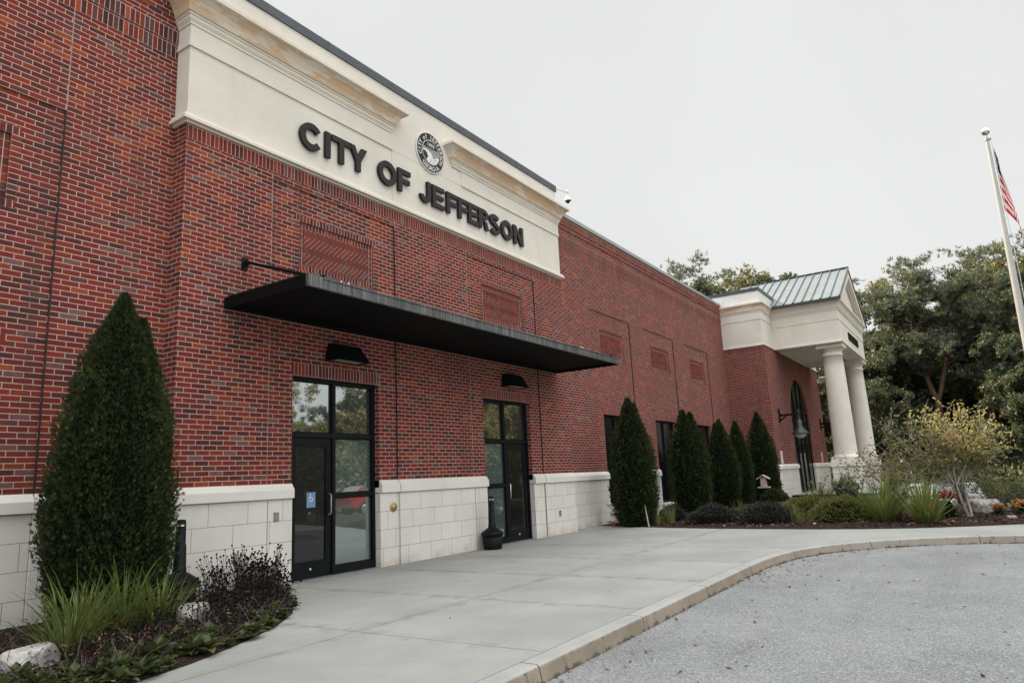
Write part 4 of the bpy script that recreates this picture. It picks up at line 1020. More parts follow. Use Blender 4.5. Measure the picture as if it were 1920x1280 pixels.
def outlet(x, z, y, lab, h=0.12):
    m = MB(); m.box(x-0.038, x+0.038, y-0.022, y-0.0005, z-h/2, z+h/2, M['grey']); m.box(x-0.03, x+0.03, y-0.026, y-0.022, z+h/2-0.025, z+h/2-0.012, M['chrome'])
    tag(m.build('outlet_box'), lab, 'outlet box')
outlet(6.66, 0.965, D0-0.003, 'grey outlet box high on the stone base left of the left door'); outlet(6.0, 0.475, D0-0.025, 'grey outlet box low on the stone base over the dry flowers'); outlet(14.75, 0.49, D0-0.025, 'small grey outlet box on the stone base right of the right door')
br = tag(empty('brass_inlet', (9.085, D0-0.01, 0.96)), 'round brass inlet cap on the stone base beside the left door', 'inlet cap')
def ylathe(mb, prof, c, m, n=20):
    k = len(mb.v); mb.lathe(prof, (0, 0, 0), m, n)
    for i in range(k, len(mb.v)): x, y, z = mb.v[i]; mb.v[i] = (c[0]+x, c[1]-z, c[2]+y)
m = MB(); ylathe(m, [(0, 0.012), (0.075, 0.012), (0.082, 0.006), (0.082, -0.03)], (9.085, D0-0.006, 0.96), M['brass']); o = m.build('plate', None, br); local(br, o)
m = MB(); ylathe(m, [(0, 0.035), (0.045, 0.032), (0.052, 0.02), (0.052, 0.012)], (9.085, D0-0.006, 0.96), M['brass']); o = m.build('cap', None, br); local(br, o)
# access sticker on the left door
fr, pa, pb, yd = ent_left
sx, sz, sy = 7.435, 1.165, yd+0.0175
st = tag(empty('access_sticker', (sx, sy, sz)), 'blue wheelchair access sticker on the glass of the left door', 'sticker')
blue = plain('sticker_blue', (0.16, 0.27, 0.46), 0.5, 0.4, 0, 5, 0.05); M['blue'] = blue
m = MB(); m.box(sx-0.085, sx+0.085, sy-0.002, sy, sz-0.115, sz+0.115, blue); o = m.build('backing', None, st); local(st, o)
m = MB(); fs_ = lambda a, b, d: (sx+a, sy-0.002+d, sz+0.035+b)
m.strip([(0.036*math.cos(R(t))-0.004, 0.034*math.sin(R(t))-0.022) for t in range(110, 381, 18)], 0.011, fs_, -0.0015, 0, M['white'])
m.prism([(-0.018, -0.012), (-0.006, -0.012), (-0.006, 0.030), (-0.018, 0.030)], fs_, -0.0012, 0, M['white'])
m.prism([(-0.006, -0.012), (0.022, -0.012), (0.036, -0.044), (0.046, -0.040), (0.030, -0.002), (-0.006, -0.002)], fs_, -0.0014, 0, M['white'])
m.prism([(0.012*math.cos(R(t))-0.013, 0.012*math.sin(R(t))+0.046) for t in range(0, 360, 30)], fs_, -0.0013, 0, M['white'])
for zz in (-0.085, -0.105): m.box(sx-0.06, sx+0.06, sy-0.0031, sy-0.002, sz+zz, sz+zz+0.007, M['grey'])
o = m.build('wheelchair_symbol', None, st); local(st, o)
# cameras
cm_ = tag(empty('dome_camera', (15.60, D0-0.05, 8.95)), 'white dome security camera hanging from an arm at the end of the coping', 'security camera')
m = MB(); m.box(15.59, 15.62, D0-0.02, D0+0.10, 8.93, 9.07, M['white']); m.tube([(15.60, D0+0.04, 9.02), (16.30, D0-0.02, 9.10)], 0.022, M['white'], 8); m.tube([(16.18, D0-0.01, 9.09), (16.30, D0-0.02, 9.16)], 0.03, M['white'], 8); m.tube([(16.24, D0-0.015, 9.10), (16.24, D0-0.015, 8.94)], 0.016, M['white'], 8)
o = m.build('arm', None, cm_); local(cm_, o)
m = MB(); m.lathe([(0.02, 0.19), (0.05, 0.16), (0.085, 0.08), (0.105, 0.06), (0.105, 0.045), (0.0, 0.045)], (16.24, D0-0.015, 8.80), M['white'], 20); o = m.build('shade', None, cm_); local(cm_, o)
m = MB(); m.lathe([(0.062, 0.045), (0.06, 0.02), (0.045, -0.01), (0.02, -0.028), (0, -0.03)], (16.24, D0-0.015, 8.80), M['black'], 18); o = m.build('dome', None, cm_); local(cm_, o)
bc = tag(empty('bullet_camera', (42.2, WY, 5.95)), 'white bullet security camera on the brick at the far end of the wing', 'security camera')
m = MB(); m.box(42.12, 42.30, WY-0.06, WY-0.001, 5.82, 6.02, M['white']); m.tube([(42.2, WY-0.05, 5.92), (42.1, WY-0.30, 5.95)], 0.035, M['white'], 8); o = m.build('bracket', None, bc); local(bc, o)
m = MB(); m.tube([(42.3, WY-0.12, 6.08), (41.7, WY-1.0, 6.02)], [0.10, 0.10], M['white'], 12); o = m.build('housing', None, bc); local(bc, o)
for x, lab in ((31.45, 'narrow white wall plate on the brick left of the arch'), (40.6, 'narrow white wall plate on the brick right of the arch')):
    m = MB(); m.box(x-0.09, x+0.09, WY-0.05, WY-0.001, 1.45, 1.98, M['white']); m.box(x-0.05, x+0.05, WY-0.056, WY-0.05, 1.6, 1.9, M['white']); tag(m.build('wall_plate'), lab, 'wall plate')
def lantern(x, lab):
    r = tag(empty('wall_lantern', (x, WY, 3.5)), lab, 'wall lantern', 'gooseneck lanterns beside the arch')
    m = MB(); m.box(x-0.10, x+0.10, WY-0.05, WY-0.001, 3.22, 3.80, M['black']); m.box(x-0.05, x+0.05, WY-0.85, WY-0.05, 3.47, 3.56, M['black']); m.tube([(x, WY-0.05, 3.3), (x, WY-0.30, 3.46)], 0.03, M['black'], 8); m.tube([(x, WY-0.80, 3.72), (x, WY-0.80, 3.2)], 0.05, M['darkgreen'], 10)
    o = m.build('bracket', None, r); local(r, o)
    m = MB(); m.lathe([(0.05, 0.62), (0.11, 0.58), (0.12, 0.32), (0.20, 0.20), (0.33, 0.05), (0.37, 0.0), (0.33, 0.005), (0.10, 0.22)], (x, WY-0.80, 2.66), M['darkgreen'], 24); o = m.build('shade', None, r); local(r, o)
    m = MB(); m.lathe([(0.25, 0.05), (0.25, 0.0), (0.21, -0.09), (0.12, -0.16), (0, -0.18)], (x, WY-0.80, 2.66), M['lampglass'], 20); o = m.build('globe', None, r); local(r, o)
lantern(31.95, 'dark green gooseneck lantern on the brick left of the arch'); lantern(41.45, 'dark green gooseneck lantern on the brick right of the arch')
rv = tag(empty('roof_vent', (33.6, 9.1, 9.0)), 'white domed vent standing on the roof of the wing', 'roof vent')
m = MB(); m.lathe([(0.0, 1.05), (0.16, 1.0), (0.26, 0.86), (0.28, 0.72), (0.22, 0.66), (0.14, 0.64), (0.12, 0.0)], (33.6, 9.1, 8.32), M['white'], 20); o = m.build('hood', None, rv); local(rv, o)
m = MB(); m.tube([(33.85, 8.95, 8.32), (33.85, 8.95, 9.25)], 0.03, M['black'], 8); o = m.build('pipe', None, rv); local(rv, o)

# ------------------------------------------------------------------ ash receptacles
def ashcan(x, y, z, lab, tall=True):
    r = tag(empty('ash_receptacle', (x, y, z)), lab, 'ash bin', 'black smokers posts by the doors')
    m = MB(); m.lathe([(0, 0), (0.175, 0.0), (0.185, 0.02), (0.205, 0.285), (0.0, 0.285)], (x, y, z), M['black'], 28); o = m.build('bucket', None, r); local(r, o)
    m = MB(); m.lathe([(0.212, 0.262), (0.222, 0.27), (0.222, 0.315), (0.20, 0.335), (0.13, 0.385), (0.085, 0.41), (0.075, 0.425)], (x, y, z), M['black'], 28); o = m.build('lid', None, r); local(r, o)
    m = MB(); m.lathe([(0.078, 0.41), (0.078, 0.47), (0.072, 0.475), (0.066, 0.73), (0.058, 0.735), (0.055, 1.0), (0.045, 1.02), (0.0, 1.025)], (x, y, z), M['black'], 20); o = m.build('neck', None, r); local(r, o)
    m = MB(); 
    for a in (200, 250): m.box(x+0.056*math.cos(R(a))-0.02, x+0.056*math.cos(R(a))+0.02, y+0.06*math.sin(R(a))-0.006, y+0.06*math.sin(R(a))+0.006, z+0.945, z+0.965, M['white'])
    o = m.build('opening_mark', None, r); local(r, o)
ashcan(11.62, 8.27, 0.0, 'black plastic ash receptacle beside the right entrance'); ashcan(4.96, 8.10, 0.02, 'black ash receptacle between the tall conifer and the dry flowers')

# ------------------------------------------------------------------ flagpole
FX, FY = 22.0, -1.40
M['polemetal'] = plain('satin_aluminium', (0.40, 0.40, 0.395), 0.35, 0.5, 0.25, 3, 0.08)
fp = tag(empty('flagpole', (FX, FY, 0)), 'tall white flagpole topped with a silver ball', 'flagpole')
m = MB(); m.lathe([(0.095, 0.0), (0.095, 0.3), (0.10, 1.0), (0.095, 3.0), (0.085, 5.0), (0.068, 7.2), (0.052, 8.9), (0.045, 9.72)], (FX, FY, 0), M['polemetal'], 20); o = m.build('pole', None, fp); local(fp, o)
m = MB(); m.lathe([(0.045, 9.72), (0.05, 9.73), (0.05, 9.80), (0.02, 9.82), (0.018, 9.92)], (FX, FY, 0), M['grey'], 12); m.box(FX-0.02, FX+0.02, FY-0.10, FY, 9.74, 9.79, M['grey']); o = m.build('truck', None, fp); local(fp, o)
m = MB(); m.lathe([(0.105*math.sin(R(t)), 10.01-0.105*math.cos(R(t))) for t in range(0, 181, 12)], (FX, FY, 0), M['chrome'], 24); o = m.build('ball', None, fp); local(fp, o)
m = MB(); m.tube([(FX-0.02, FY-0.09, 9.75), (FX-0.04, FY-0.13, 6), (FX-0.06, FY-0.12, 1.3)], 0.008, M['white'], 5); o = m.build('halyard', None, fp); local(fp, o)
# the flag hangs in folds from the halyard
def flag():
    mb = MB(); nu, nv = 40, 26; H, L = 1.9, 2.4
    whitec = plain('flag_white', (0.66, 0.62, 0.58), 0.8, 0.1, 0, 9, 0.05); redc = plain('flag_red', (0.50, 0.03, 0.05), 0.8, 0.1, 0, 9, 0.08); bluec = plain('flag_blue', (0.03, 0.045, 0.11), 0.8, 0.1, 0, 9, 0.08)
    P = []
    for i in range(nu+1):
        u = i/nu; row = []
        for j in range(nv+1):
            v = j/nv                        # 0 top edge .. 1 bottom edge
            z = 9.60 - v*H*(1-0.10*u)
            droop = 1.75*(u**0.95)*(1-0.36*v)
            out = 0.50*(1-math.exp(-2.6*u))*(0.42+0.58*v)
            wav = 0.085*math.sin(7.5*u*1.6+v*2.6)*min(1, u*3)
            row.append((FX-0.02+0.34*out+wav*0.9+0.30*u*0.3, FY-0.085-0.72*out-wav*0.35, z-droop))
        P.append(row)
    for i in range(nu):
        for j in range(nv):
            u, v = (i+.5)/nu, (j+.5)/nv; st_ = int(v*13)
            mm = bluec if (u < 0.30 and v < 0.40) else (redc if st_ % 2 == 0 else whitec)
            if mm is bluec and (i % 3 == 1) and (j % 3 == 1): mm = whitec
            mb.face([P[i][j], P[i+1][j], P[i+1][j+1], P[i][j+1]], None, mm, True)
    tag(mb.build('national_flag'), 'drooping red, white and blue striped flag hanging from the flagpole', 'flag')
flag()

# ------------------------------------------------------------------ vegetation helpers
def rv3(r=None):
    r = r or rnd
    while True:
        v = Vector((r.uniform(-1, 1), r.uniform(-1, 1), r.uniform(-1, 1)))
        if 0.05 < v.length < 1: return v.normalized()
def leafquad(mb, p, d, n, L, W, m, uv=None, tip=True):
    """a leaf with a pointed tip lying along d, facing n"""
    s = d.cross(n)
    if s.length < 1e-4: s = Vector((1, 0, 0)).cross(d)
    s.normalize(); s *= W*0.5
    uv = uv or (rnd.random()*40, rnd.random()*40)
    if tip: mb.face([p, p+d*L*0.45+s, p+d*L, p+d*L*0.45-s], [uv]*4, m)
    else: mb.face([p-s, p+s, p+s+d*L, p-s+d*L], [uv]*4, m)
def blade(mb, p, az, lean, L, W, m, droop=0.6, n=5, uv=None):
    uv = uv or (rnd.random()*40, rnd.random()*40)
    h = Vector((math.cos(az), math.sin(az), 0)); s = Vector((-math.sin(az), math.cos(az), 0)); a = lean; q = Vector(p); pts = [q.copy()]
    for i in range(n):
        q = q + (h*math.sin(a) + Vector((0, 0, 1))*math.cos(a))*(L/n); pts.append(q.copy()); a += droop/n*(0.4+1.2*i/n)
    for i in range(n):
        w0 = W*(1-0.15*i/n if i < n*0.5 else 1.0-(i/n-0.4)*1.5)*0.5; j = i+1
        w1 = max(0.0008, W*(1-0.15*j/n if j < n*0.5 else 1.0-(j/n-0.4)*1.5)*0.5)
        mb.face([pts[i]-s*w0, pts[i]+s*w0, pts[j]+s*w1, pts[j]-s*w1], [uv]*4, m)

# ------------------------------------------------------------------ conifers by the wall
def arborvitae(name, H, prof, n, seed, spray, second=None):
    """prof(t) -> radius; second: (height fraction, offset, radius scale) of a second leader"""
    r = random.Random(seed); root = empty(name)
    def rad(t, a):
        f = 1 + 0.15*mnoise.noise(Vector((math.cos(a)*2.2, math.sin(a)*2.2, t*H*1.1+seed))) + 0.22*mnoise.noise(Vector((math.cos(a)*6.5, math.sin(a)*6.5, t*H*2.6+seed)))
        return prof(t)*f
    leaders = [(Vector((0, 0, 0)), H, 1.0)]
    if second:
        for (hf, ox, oy, sc) in second: leaders.append((Vector((ox, oy, 0)), H*hf, sc))
    core = MB()
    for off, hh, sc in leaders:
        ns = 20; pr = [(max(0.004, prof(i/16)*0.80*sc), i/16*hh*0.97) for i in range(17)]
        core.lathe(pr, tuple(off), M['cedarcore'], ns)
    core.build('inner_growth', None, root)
    mb = MB(); tot = sum(h*s for _, h, s in leaders)
    for off, hh, sc in leaders:
        for _ in range(int(n*hh*sc/tot)):
            t = r.random()**1.15; a = r.uniform(0, 2*math.pi); R0 = rad(t, a)*sc
            if R0 < 0.012: continue
            k = r.uniform(0.80, 1.06) if r.random() > 0.04 else r.uniform(1.04, 1.12); p = off + Vector((math.cos(a)*R0*k, math.sin(a)*R0*k, t*hh))
            nrm = Vector((math.cos(a), math.sin(a), 0.25)); d = (nrm*r.uniform(0.25, 1.0) + Vector((0, 0, 1))*r.uniform(0.5, 1.1) + rv3(r)*0.45).normalized()
            fl = (Vector((-math.sin(a), math.cos(a), 0))*r.uniform(-1, 1) + rv3(r)*0.6)
            uv = (r.random()*40, r.random()*40); L = spray*r.uniform(0.6, 1.25)
            side = d.cross(fl)
            if side.length < 1e-3: continue
            side.normalize(); nn = d.cross(side)
            for sp, ln in ((-0.62, 0.62), (-0.22, 0.95), (0.20, 1.0), (0.60, 0.66)):
                dd = (d*math.cos(sp)+side*math.sin(sp)).normalized()
                leafquad(mb, p, dd, nn, L*ln, L*0.15, M['cedar'], uv)
    mb.build('crown', None, root)
    tk = MB(); tk.tube([(0, 0, -0.05), (0, 0, 0.4), (0.02, 0.01, H*0.5)], [0.05*H/3, 0.045*H/3, 0.02], M['bark'], 8); tk.build('trunk', None, root)
    return root
def pf(w_, T):
    def f(t):
        for (a, ra), (b, rb) in zip(T, T[1:]):
            if t <= b: return w_*(ra+(rb-ra)*(t-a)/(b-a))+0.002
        return 0.002
    return f
TA = [(0, 0.60), (0.08, 0.78), (0.18, 0.92), (0.32, 1.0), (0.51, 0.91), (0.66, 0.77), (0.755, 0.62), (0.85, 0.40), (0.915, 0.22), (1.0, 0.0)]
TB = [(0, 0.70), (0.08, 0.88), (0.25, 1.0), (0.50, 0.96), (0.66, 0.80), (0.78, 0.56), (0.87, 0.34), (0.94, 0.17), (1.0, 0.0)]
big = arborvitae('tall_arborvitae', 3.56, pf(0.58, TA), 66000, 3, 0.047, [(0.925, 0.17, -0.10, 0.62), (0.77, -0.17, -0.02, 0.80)])
big.location = (3.94, 7.72, 0.02); tag(big, 'largest dark green columnar conifer, in the left bed against the wall', 'conifer', 'columnar conifers along the wall')
c1 = arborvitae('tall_arborvitae', 3.28, pf(0.57, TB), 16000, 11, 0.070, [(0.96, 0.15, -0.09, 0.70), (0.80, -0.16, -0.05, 0.78)])
c1.location = (17.15, 7.62, 0.02); tag(c1, 'dark columnar conifer with two tips covering the first wing window', 'conifer', 'columnar conifers along the wall')
c2 = arborvitae('tall_arborvitae', 3.18, pf(0.56, TB), 10000, 23, 0.085, [(0.985, 0.16, -0.18, 0.78)])
c2.location = (21.25, 7.62, 0.02); tag(c2, 'dark columnar conifer with twin tips between two black windows', 'conifer', 'columnar conifers along the wall')
c3 = dup(c1, (24.9, 7.62, 0.02), 2.2, (0.92, 0.92, 0.93), 'narrow dark conifer touching its twin right of the third window'); c4 = dup(c2, (27.25, 7.72, 0.02), 0.9, (0.86, 0.86, 0.97), 'dark conifer with a bright edge, second from the wing corner')
c5 = dup(c1, (29.75, 7.50, 0.0), 1.1, (1.05, 1.05, 1.09), 'dark conifer behind the bird feeder at the wing corner')

# ------------------------------------------------------------------ left bed
def strap_clump(name, n, L, W, mat, spread, seed, lean=(0.05, 0.75), droop=(0.3, 1.3), dry=0):
    global rnd
    keep = rnd; rnd = random.Random(seed); mb = MB(); r = rnd
    for i in range(n):
        a = r.uniform(0, 2*math.pi); q = r.random()**0.6*spread
        dm = r.random() < dry
        blade(mb, (math.cos(a)*q, math.sin(a)*q, 0), a+r.uniform(-0.7, 0.7), r.uniform(*lean) + (0.5 if dm else 0), L*r.uniform(0.5, 1.1)*(0.85 if dm else 1), W*r.uniform(0.6, 1.15), M['dryblade'] if dm else mat, r.uniform(*droop)+(0.6 if dm else 0), 6)
    rnd = keep
    return mb.build(name)
dl = []
for i, (x, y, sd, sc, lab) in enumerate(((3.38, 7.05, 31, 1.0, 'clump of long green strap leaves at the left edge of the photo'), (3.78, 7.12, 37, 1.05, 'clump of green strap leaves in front of the tall conifer'), (4.10, 7.02, 53, 0.85, 'strap leaf clump with dry yellow blades nearest the ash receptacle'), (3.12, 6.72, 71, 0.8, 'low strap leaf clump behind the left boulder'))):
    o = strap_clump('daylily', 150, 0.78*sc, 0.024, M['blade'], 0.16, sd, (0.0, 0.78), (0.15, 1.7), 0.12 if i != 2 else 0.34)
    o.location = (x, y, 0.03); tag(o, lab, 'plant', 'strap leaved plants in the left bed')
def boulder(x, y, z, sx_, sy_, sz_, seed, lab, rz=0.0, mat='rock'):
    bm = bmesh.new(); bmesh.ops.create_icosphere(bm, subdivisions=4, radius=1)
    for v in bm.verts:
        n = v.co.normalized(); f = 1 + 0.16*mnoise.noise(n*1.6+Vector((seed, 0, 0))) + 0.05*mnoise.noise(n*5+Vector((0, seed, 0))) + 0.02*mnoise.noise(n*14)
        p = n*f; p.x = max(-0.82, min(0.82, p.x)); p.y = max(-0.80, min(0.80, p.y)); p.z = min(0.72, p.z); v.co = Vector((p.x*sx_, p.y*sy_, p.z*sz_))
    me = bpy.data.meshes.new('boulder'); bm.to_mesh(me); bm.free(); me.materials.append(M[mat])
    for p in me.polygons: p.use_smooth = True
    o = bpy.data.objects.new('boulder', me); col.objects.link(o); o.location = (x, y, z); o.rotation_euler = (0, 0, rz); tag(o, lab, 'boulder', 'pale boulders in the beds'); return o
boulder(2.76, 6.55, 0.07, 0.30, 0.17, 0.17, 2, 'pale weathered boulder at the left edge behind low leaves', 0.5)
boulder(4.36, 6.86, 0.10, 0.20, 0.17, 0.20, 5, 'pale boulder with dark stains in front of the ash receptacle', 0.3)
# dry coneflowers
def coneflower(n, seed, H):
    r = random.Random(seed); root = empty('dry_coneflower'); st_ = MB(); hd = st_; lf = MB()
    for i in range(n):
        a = r.uniform(0, 2*math.pi); q = r.random()**0.5*0.20; p = Vector((math.cos(a)*q, math.sin(a)*q, 0)); h = H*r.uniform(0.45, 1.05)
        ln = Vector((math.cos(a)*r.uniform(0.0, 0.38)+0.05, math.sin(a)*r.uniform(0.0, 0.38), 0))
        pts = [p, p+ln*h*0.35+Vector((0, 0, h*0.5)), p+ln*h+Vector((0, 0, h))]
        st_.tube(pts, [0.0035, 0.003, 0.0022], M['stem'] if r.random() < 0.8 else M['stempale'], 3, False)
        for br_ in range(r.choice((0, 1, 1, 2))):
            k = r.uniform(0.4, 0.8); b0 = p+ln*h*k*0.8+Vector((0, 0, h*k)); b1 = b0+Vector((r.uniform(-0.1, 0.1), r.uniform(-0.1, 0.1), r.uniform(0.06, 0.16)))
            st_.tube([b0, b1], [0.0025, 0.002], M['stem'], 3, False); pts.append(b1)
        for e in pts[2:]:
            s = r.uniform(0.009, 0.0155)
            hd.lathe([(0, -s*0.7), (s*0.9, -s*0.35), (s, s*0.2), (s*0.6, s*0.95), (0, s*1.2)], tuple(e), M['seed'], 7)
        for _ in range(11):
            t = r.uniform(0.05, 0.5); c = p+ln*h*t*0.8+Vector((0, 0, h*t)); d = rv3(r); d.z -= 0.5; d.normalize()
            leafquad(lf, c, d, rv3(r), r.uniform(0.04, 0.09), r.uniform(0.008, 0.02), M['stem'] if r.random() < 0.72 else M['stempale'])
    st_.build('stems', None, root); lf.build('withered_leaves', None, root); return root
cf = [coneflower(17, 101, 0.58), coneflower(18, 102, 0.48), coneflower(20, 103, 0.36)]
cfl = 'dry coneflowers with black seed heads at the edge of the left bed'
for o in cf: o['category'] = 'dry plant'; o['group'] = 'dry coneflowers in the left bed'
spots = [(5.62, 7.55, 0, 1.12), (5.40, 7.25, 1, 1.1), (5.35, 7.75, 0, 1.0), (5.05, 7.25, 1, 1.0), (5.08, 6.80, 2, 1.0), (4.72, 7.20, 2, 1.1), (5.65, 7.85, 1, 1.15), (4.70, 6.70, 2, 0.9), (5.22, 6.95, 0, 0.9), (4.4, 6.55, 2, 0.8), (3.9, 6.6, 2, 0.7), (5.0, 7.6, 1, 0.85), (5.85, 7.85, 0, 1.05), (5.75, 7.45, 1, 1.0), (5.2, 7.5, 0, 1.0), (5.5, 7.0, 2, 1.1), (5.3, 6.75, 2, 0.9), (4.9, 6.6, 2, 0.85), (4.6, 6.95, 1, 0.8), (4.2, 6.45, 2, 0.75), (5.55, 7.85, 0, 0.9), (3.6, 6.35, 2, 0.7), (3.2, 6.3, 2, 0.65), (4.75, 6.35, 2, 0.8), (5.1, 6.6, 2, 0.85), (4.3, 6.1, 2, 0.6), (3.75, 5.95, 2, 0.5), (3.3, 5.9, 2, 0.55), (5.55, 7.2, 0, 0.75), (5.75, 7.65, 2, 1.2), (6.05, 7.95, 2, 1.1), (4.05, 6.85, 2, 0.85), (3.0, 6.15, 2, 0.6), (4.55, 6.6, 2, 0.9)]
used = set()
for i, (x, y, k, sc) in enumerate(spots):
    if k not in used: used.add(k); o = cf[k]; o.location = (x, y, 0.03); o.scale = (sc, sc, sc)
    else: o = dup(cf[k], (x, y, 0.03), i*1.3, (sc, sc, sc))
    o['label'] = cfl
def rosette(seed, n=16, L=0.13):
    global rnd
    keep = rnd; rnd = random.Random(seed); mb = MB(); r = rnd
    for i in range(n):
        a = r.uniform(0, 2*math.pi); el = r.uniform(0.1, 1.1); d = Vector((math.cos(a)*math.cos(el), math.sin(a)*math.cos(el), math.sin(el))); l = L*r.uniform(0.6, 1.2)
        uv = (r.random()*40, r.random()*40); p = Vector((r.uniform(-.03, .03), r.uniform(-.03, .03), 0.01)); s = Vector((-math.sin(a), math.cos(a), 0)); w_ = l*r.uniform(0.19, 0.26)
        up = Vector((0, 0, 1)); sag = 0.22
        c = [p, p+d*l*0.30-up*0, p+d*l*0.62-up*l*sag*0.3, p+d*l-up*l*sag]; ws = (0.15, 0.95, 0.85, 0.03)
        for q in range(3):
            rid = up*0.012
            mb.face([c[q]-s*w_*ws[q]+rid, c[q], c[q+1], c[q+1]-s*w_*ws[q+1]+rid], [uv]*4, M['rosette']); mb.face([c[q], c[q]+s*w_*ws[q]+rid, c[q+1]+s*w_*ws[q+1]+rid, c[q+1]], [uv]*4, M['rosette'])
    rnd = keep; return mb.build('leafy_plant')
ros = [rosette(s, 28, 0.125) for s in (5, 6, 7)]
rl = 'low plant with broad green leaves along the front of the left bed'
rr_ = random.Random(9); first = set(); cnt = 0
for _ in range(900):
    x = rr_.uniform(2.2, 5.6); y = rr_.uniform(5.3, 7.6)
    if not inpoly(x, y, LBED + [(6.7, 8.9), (-6, 8.9)]): continue
    edge = min(math.hypot(x-a, y-b) for a, b in LBED + [(3.24, 5.44), (3.8, 5.62), (4.43, 5.9), (5.05, 6.3), (5.6, 6.8)])
    if edge < 0.03 or (edge > 0.6 and rr_.random() > 0.3): continue
    if cnt >= 120: break
    k = rr_.randrange(3); s = rr_.uniform(0.5, 1.35)
    if rr_.random() < 0.3: continue
    if k not in first: first.add(k); o = ros[k]; o.location = (x, y, 0.03); o.scale = (s, s, s); tag(o, rl, 'plant', 'broad leaved plants in the left bed')
    else: o = dup(ros[k], (x, y, 0.03), rr_.uniform(0, 6), (s, s, s*rr_.uniform(0.8, 1.3)), rl)
    o['category'] = 'plant'; o['group'] = 'broad leaved plants in the left bed'; cnt += 1
for (ax, ay), (bx_, by_) in zip(LBED[1:], LBED[2:]):
    L = math.hypot(bx_-ax, by_-ay); n_ = max(1, int(L/0.13))
    for i in range(n_):
        t = (i+rr_.random())/n_; q = rr_.uniform(0.0, 0.10)
        x = ax+(bx_-ax)*t-(by_-ay)/L*q; y = ay+(by_-ay)*t+(bx_-ax)/L*q
        if x < 2.3 or rr_.random() < 0.22: continue
        o = dup(ros[rr_.randrange(3)], (x, y, 0.02), rr_.uniform(0, 6), (rr_.uniform(0.4, 0.8),)*3, rl)
def bloom(x, y, z, mat, lab):
    m = MB(); m.tube([(x, y, 0.02), (x+0.01, y, z)], 0.0025, M['stem'], 3, False)
    for i in range(9):
        a = i*2*math.pi/9; leafquad(m, Vector((x+0.01, y, z)), Vector((math.cos(a), math.sin(a), 0.25)).normalized(), Vector((0, 0, 1)), 0.026, 0.018, M[mat])
    m.lathe([(0, 0.012), (0.008, 0.008), (0.009, 0)], (x+0.01, y, z), M['seed'], 6); o = m.build('coneflower_bloom'); tag(o, lab, 'flower', 'last blooms in the left bed')
for x, y, z, c in ((4.62, 6.62, .26, 'orange'), (4.75, 6.70, .25, 'orange'), (5.22, 6.85, .22, 'orange'), (4.88, 7.0, .30, 'red'), (4.35, 6.25, .22, 'orange'), (3.55, 6.25, .2, 'orange'), (3.15, 6.2, .24, 'orange'), (3.72, 5.95, .16, 'orange'), (4.95, 7.9, .5, 'red'), (5.35, 7.3, .42, 'red'), (5.45, 6.72, .06, 'red'), (2.98, 5.95, .15, 'orange')):
    bloom(x, y, z, c, 'small %s bloom among the withered flowers of the left bed' % c)

# dry stalks and litter through the left bed: one tangle
m = MB()
for i in range(1500):
    x = rr_.uniform(2.4, 6.2); y = rr_.uniform(5.5, 7.8)
    if not inpoly(x, y, LBED + [(6.7, 8.9), (-6, 8.9)]): continue
    a = rr_.uniform(0, 6.28); L = rr_.uniform(0.10, 0.34); el = rr_.uniform(-0.1, 1.0); p = Vector((x, y, 0.04)); d = Vector((math.cos(a)*math.cos(el), math.sin(a)*math.cos(el), math.sin(el)))
    if not inpoly(x+d.x*L*0.6, y+d.y*L*0.6, LBED + [(6.7, 8.9), (-6, 8.9)]): continue
    q = p+d*L; m.tube([p, p+d*L*0.5+Vector((0, 0, 0.02)), q], [0.0028, 0.0025, 0.0015], M['stem'] if rr_.random() < 0.6 else M['stempale'], 3, False)
    if rr_.random() < 0.5: leafquad(m, q, rv3(), rv3(), rr_.uniform(.03, .07), .015, M['stempale' if rr_.random() < 0.4 else 'stem'])
tag(m.build('withered_stalks'), 'tangle of withered stalks lying through the left bed', 'withered stalks', None, 'stuff')

# ------------------------------------------------------------------ right bed
def mound(sx_, sy_, sz_, n, mat, L, seed, name='low_shrub', wr=0.55):
    r = random.Random(seed); mb = MB()
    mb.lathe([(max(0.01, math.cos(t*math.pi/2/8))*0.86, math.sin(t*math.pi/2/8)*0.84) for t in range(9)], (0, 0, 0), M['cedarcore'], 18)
    for i in range(len(mb.v)): v = mb.v[i]; mb.v[i] = (v[0]*sx_, v[1]*sy_, v[2]*sz_)
    for _ in range(n):
        d = rv3(r); d.z = abs(d.z); f = (1+0.14*mnoise.noise(d*2.3+Vector((seed, 0, 0)))+0.10*mnoise.noise(d*6))*r.uniform(0.86, 1.04)
        p = Vector((d.x*sx_*f, d.y*sy_*f, d.z*sz_*f)); dd = (d+rv3(r)*0.9+Vector((0, 0, 0.25))).normalized()
        leafquad(mb, p, dd, rv3(r), L*r.uniform(0.6, 1.3), L*wr, M[mat], (r.random()*40, r.random()*40))
    return mb.build(name)
def put(o, x, y, z, lab, cat, grp=None, rz=0.0): o.location = (x, y, z); o.rotation_euler = (0, 0, rz); return tag(o, lab, cat, grp)
put(mound(0.62, 0.62, 0.42, 4200, 'purple', 0.055, 41), 17.55, 5.72, 0.03, 'rounded dark purple shrub nearest the first wing conifer', 'shrub', 'dark purple shrubs in the right bed')
put(mound(0.62, 0.66, 0.44, 4200, 'purple', 0.055, 42), 17.35, 4.40, 0.03, 'rounded dark purple shrub between two iris clumps', 'shrub', 'dark purple shrubs in the right bed')
put(mound(0.40, 0.40, 0.36, 1500, 'purple', 0.055, 43), 18.6, 7.2, 0.03, 'small dark shrub against the stone base beside the first wing conifer', 'shrub', 'dark purple shrubs in the right bed')
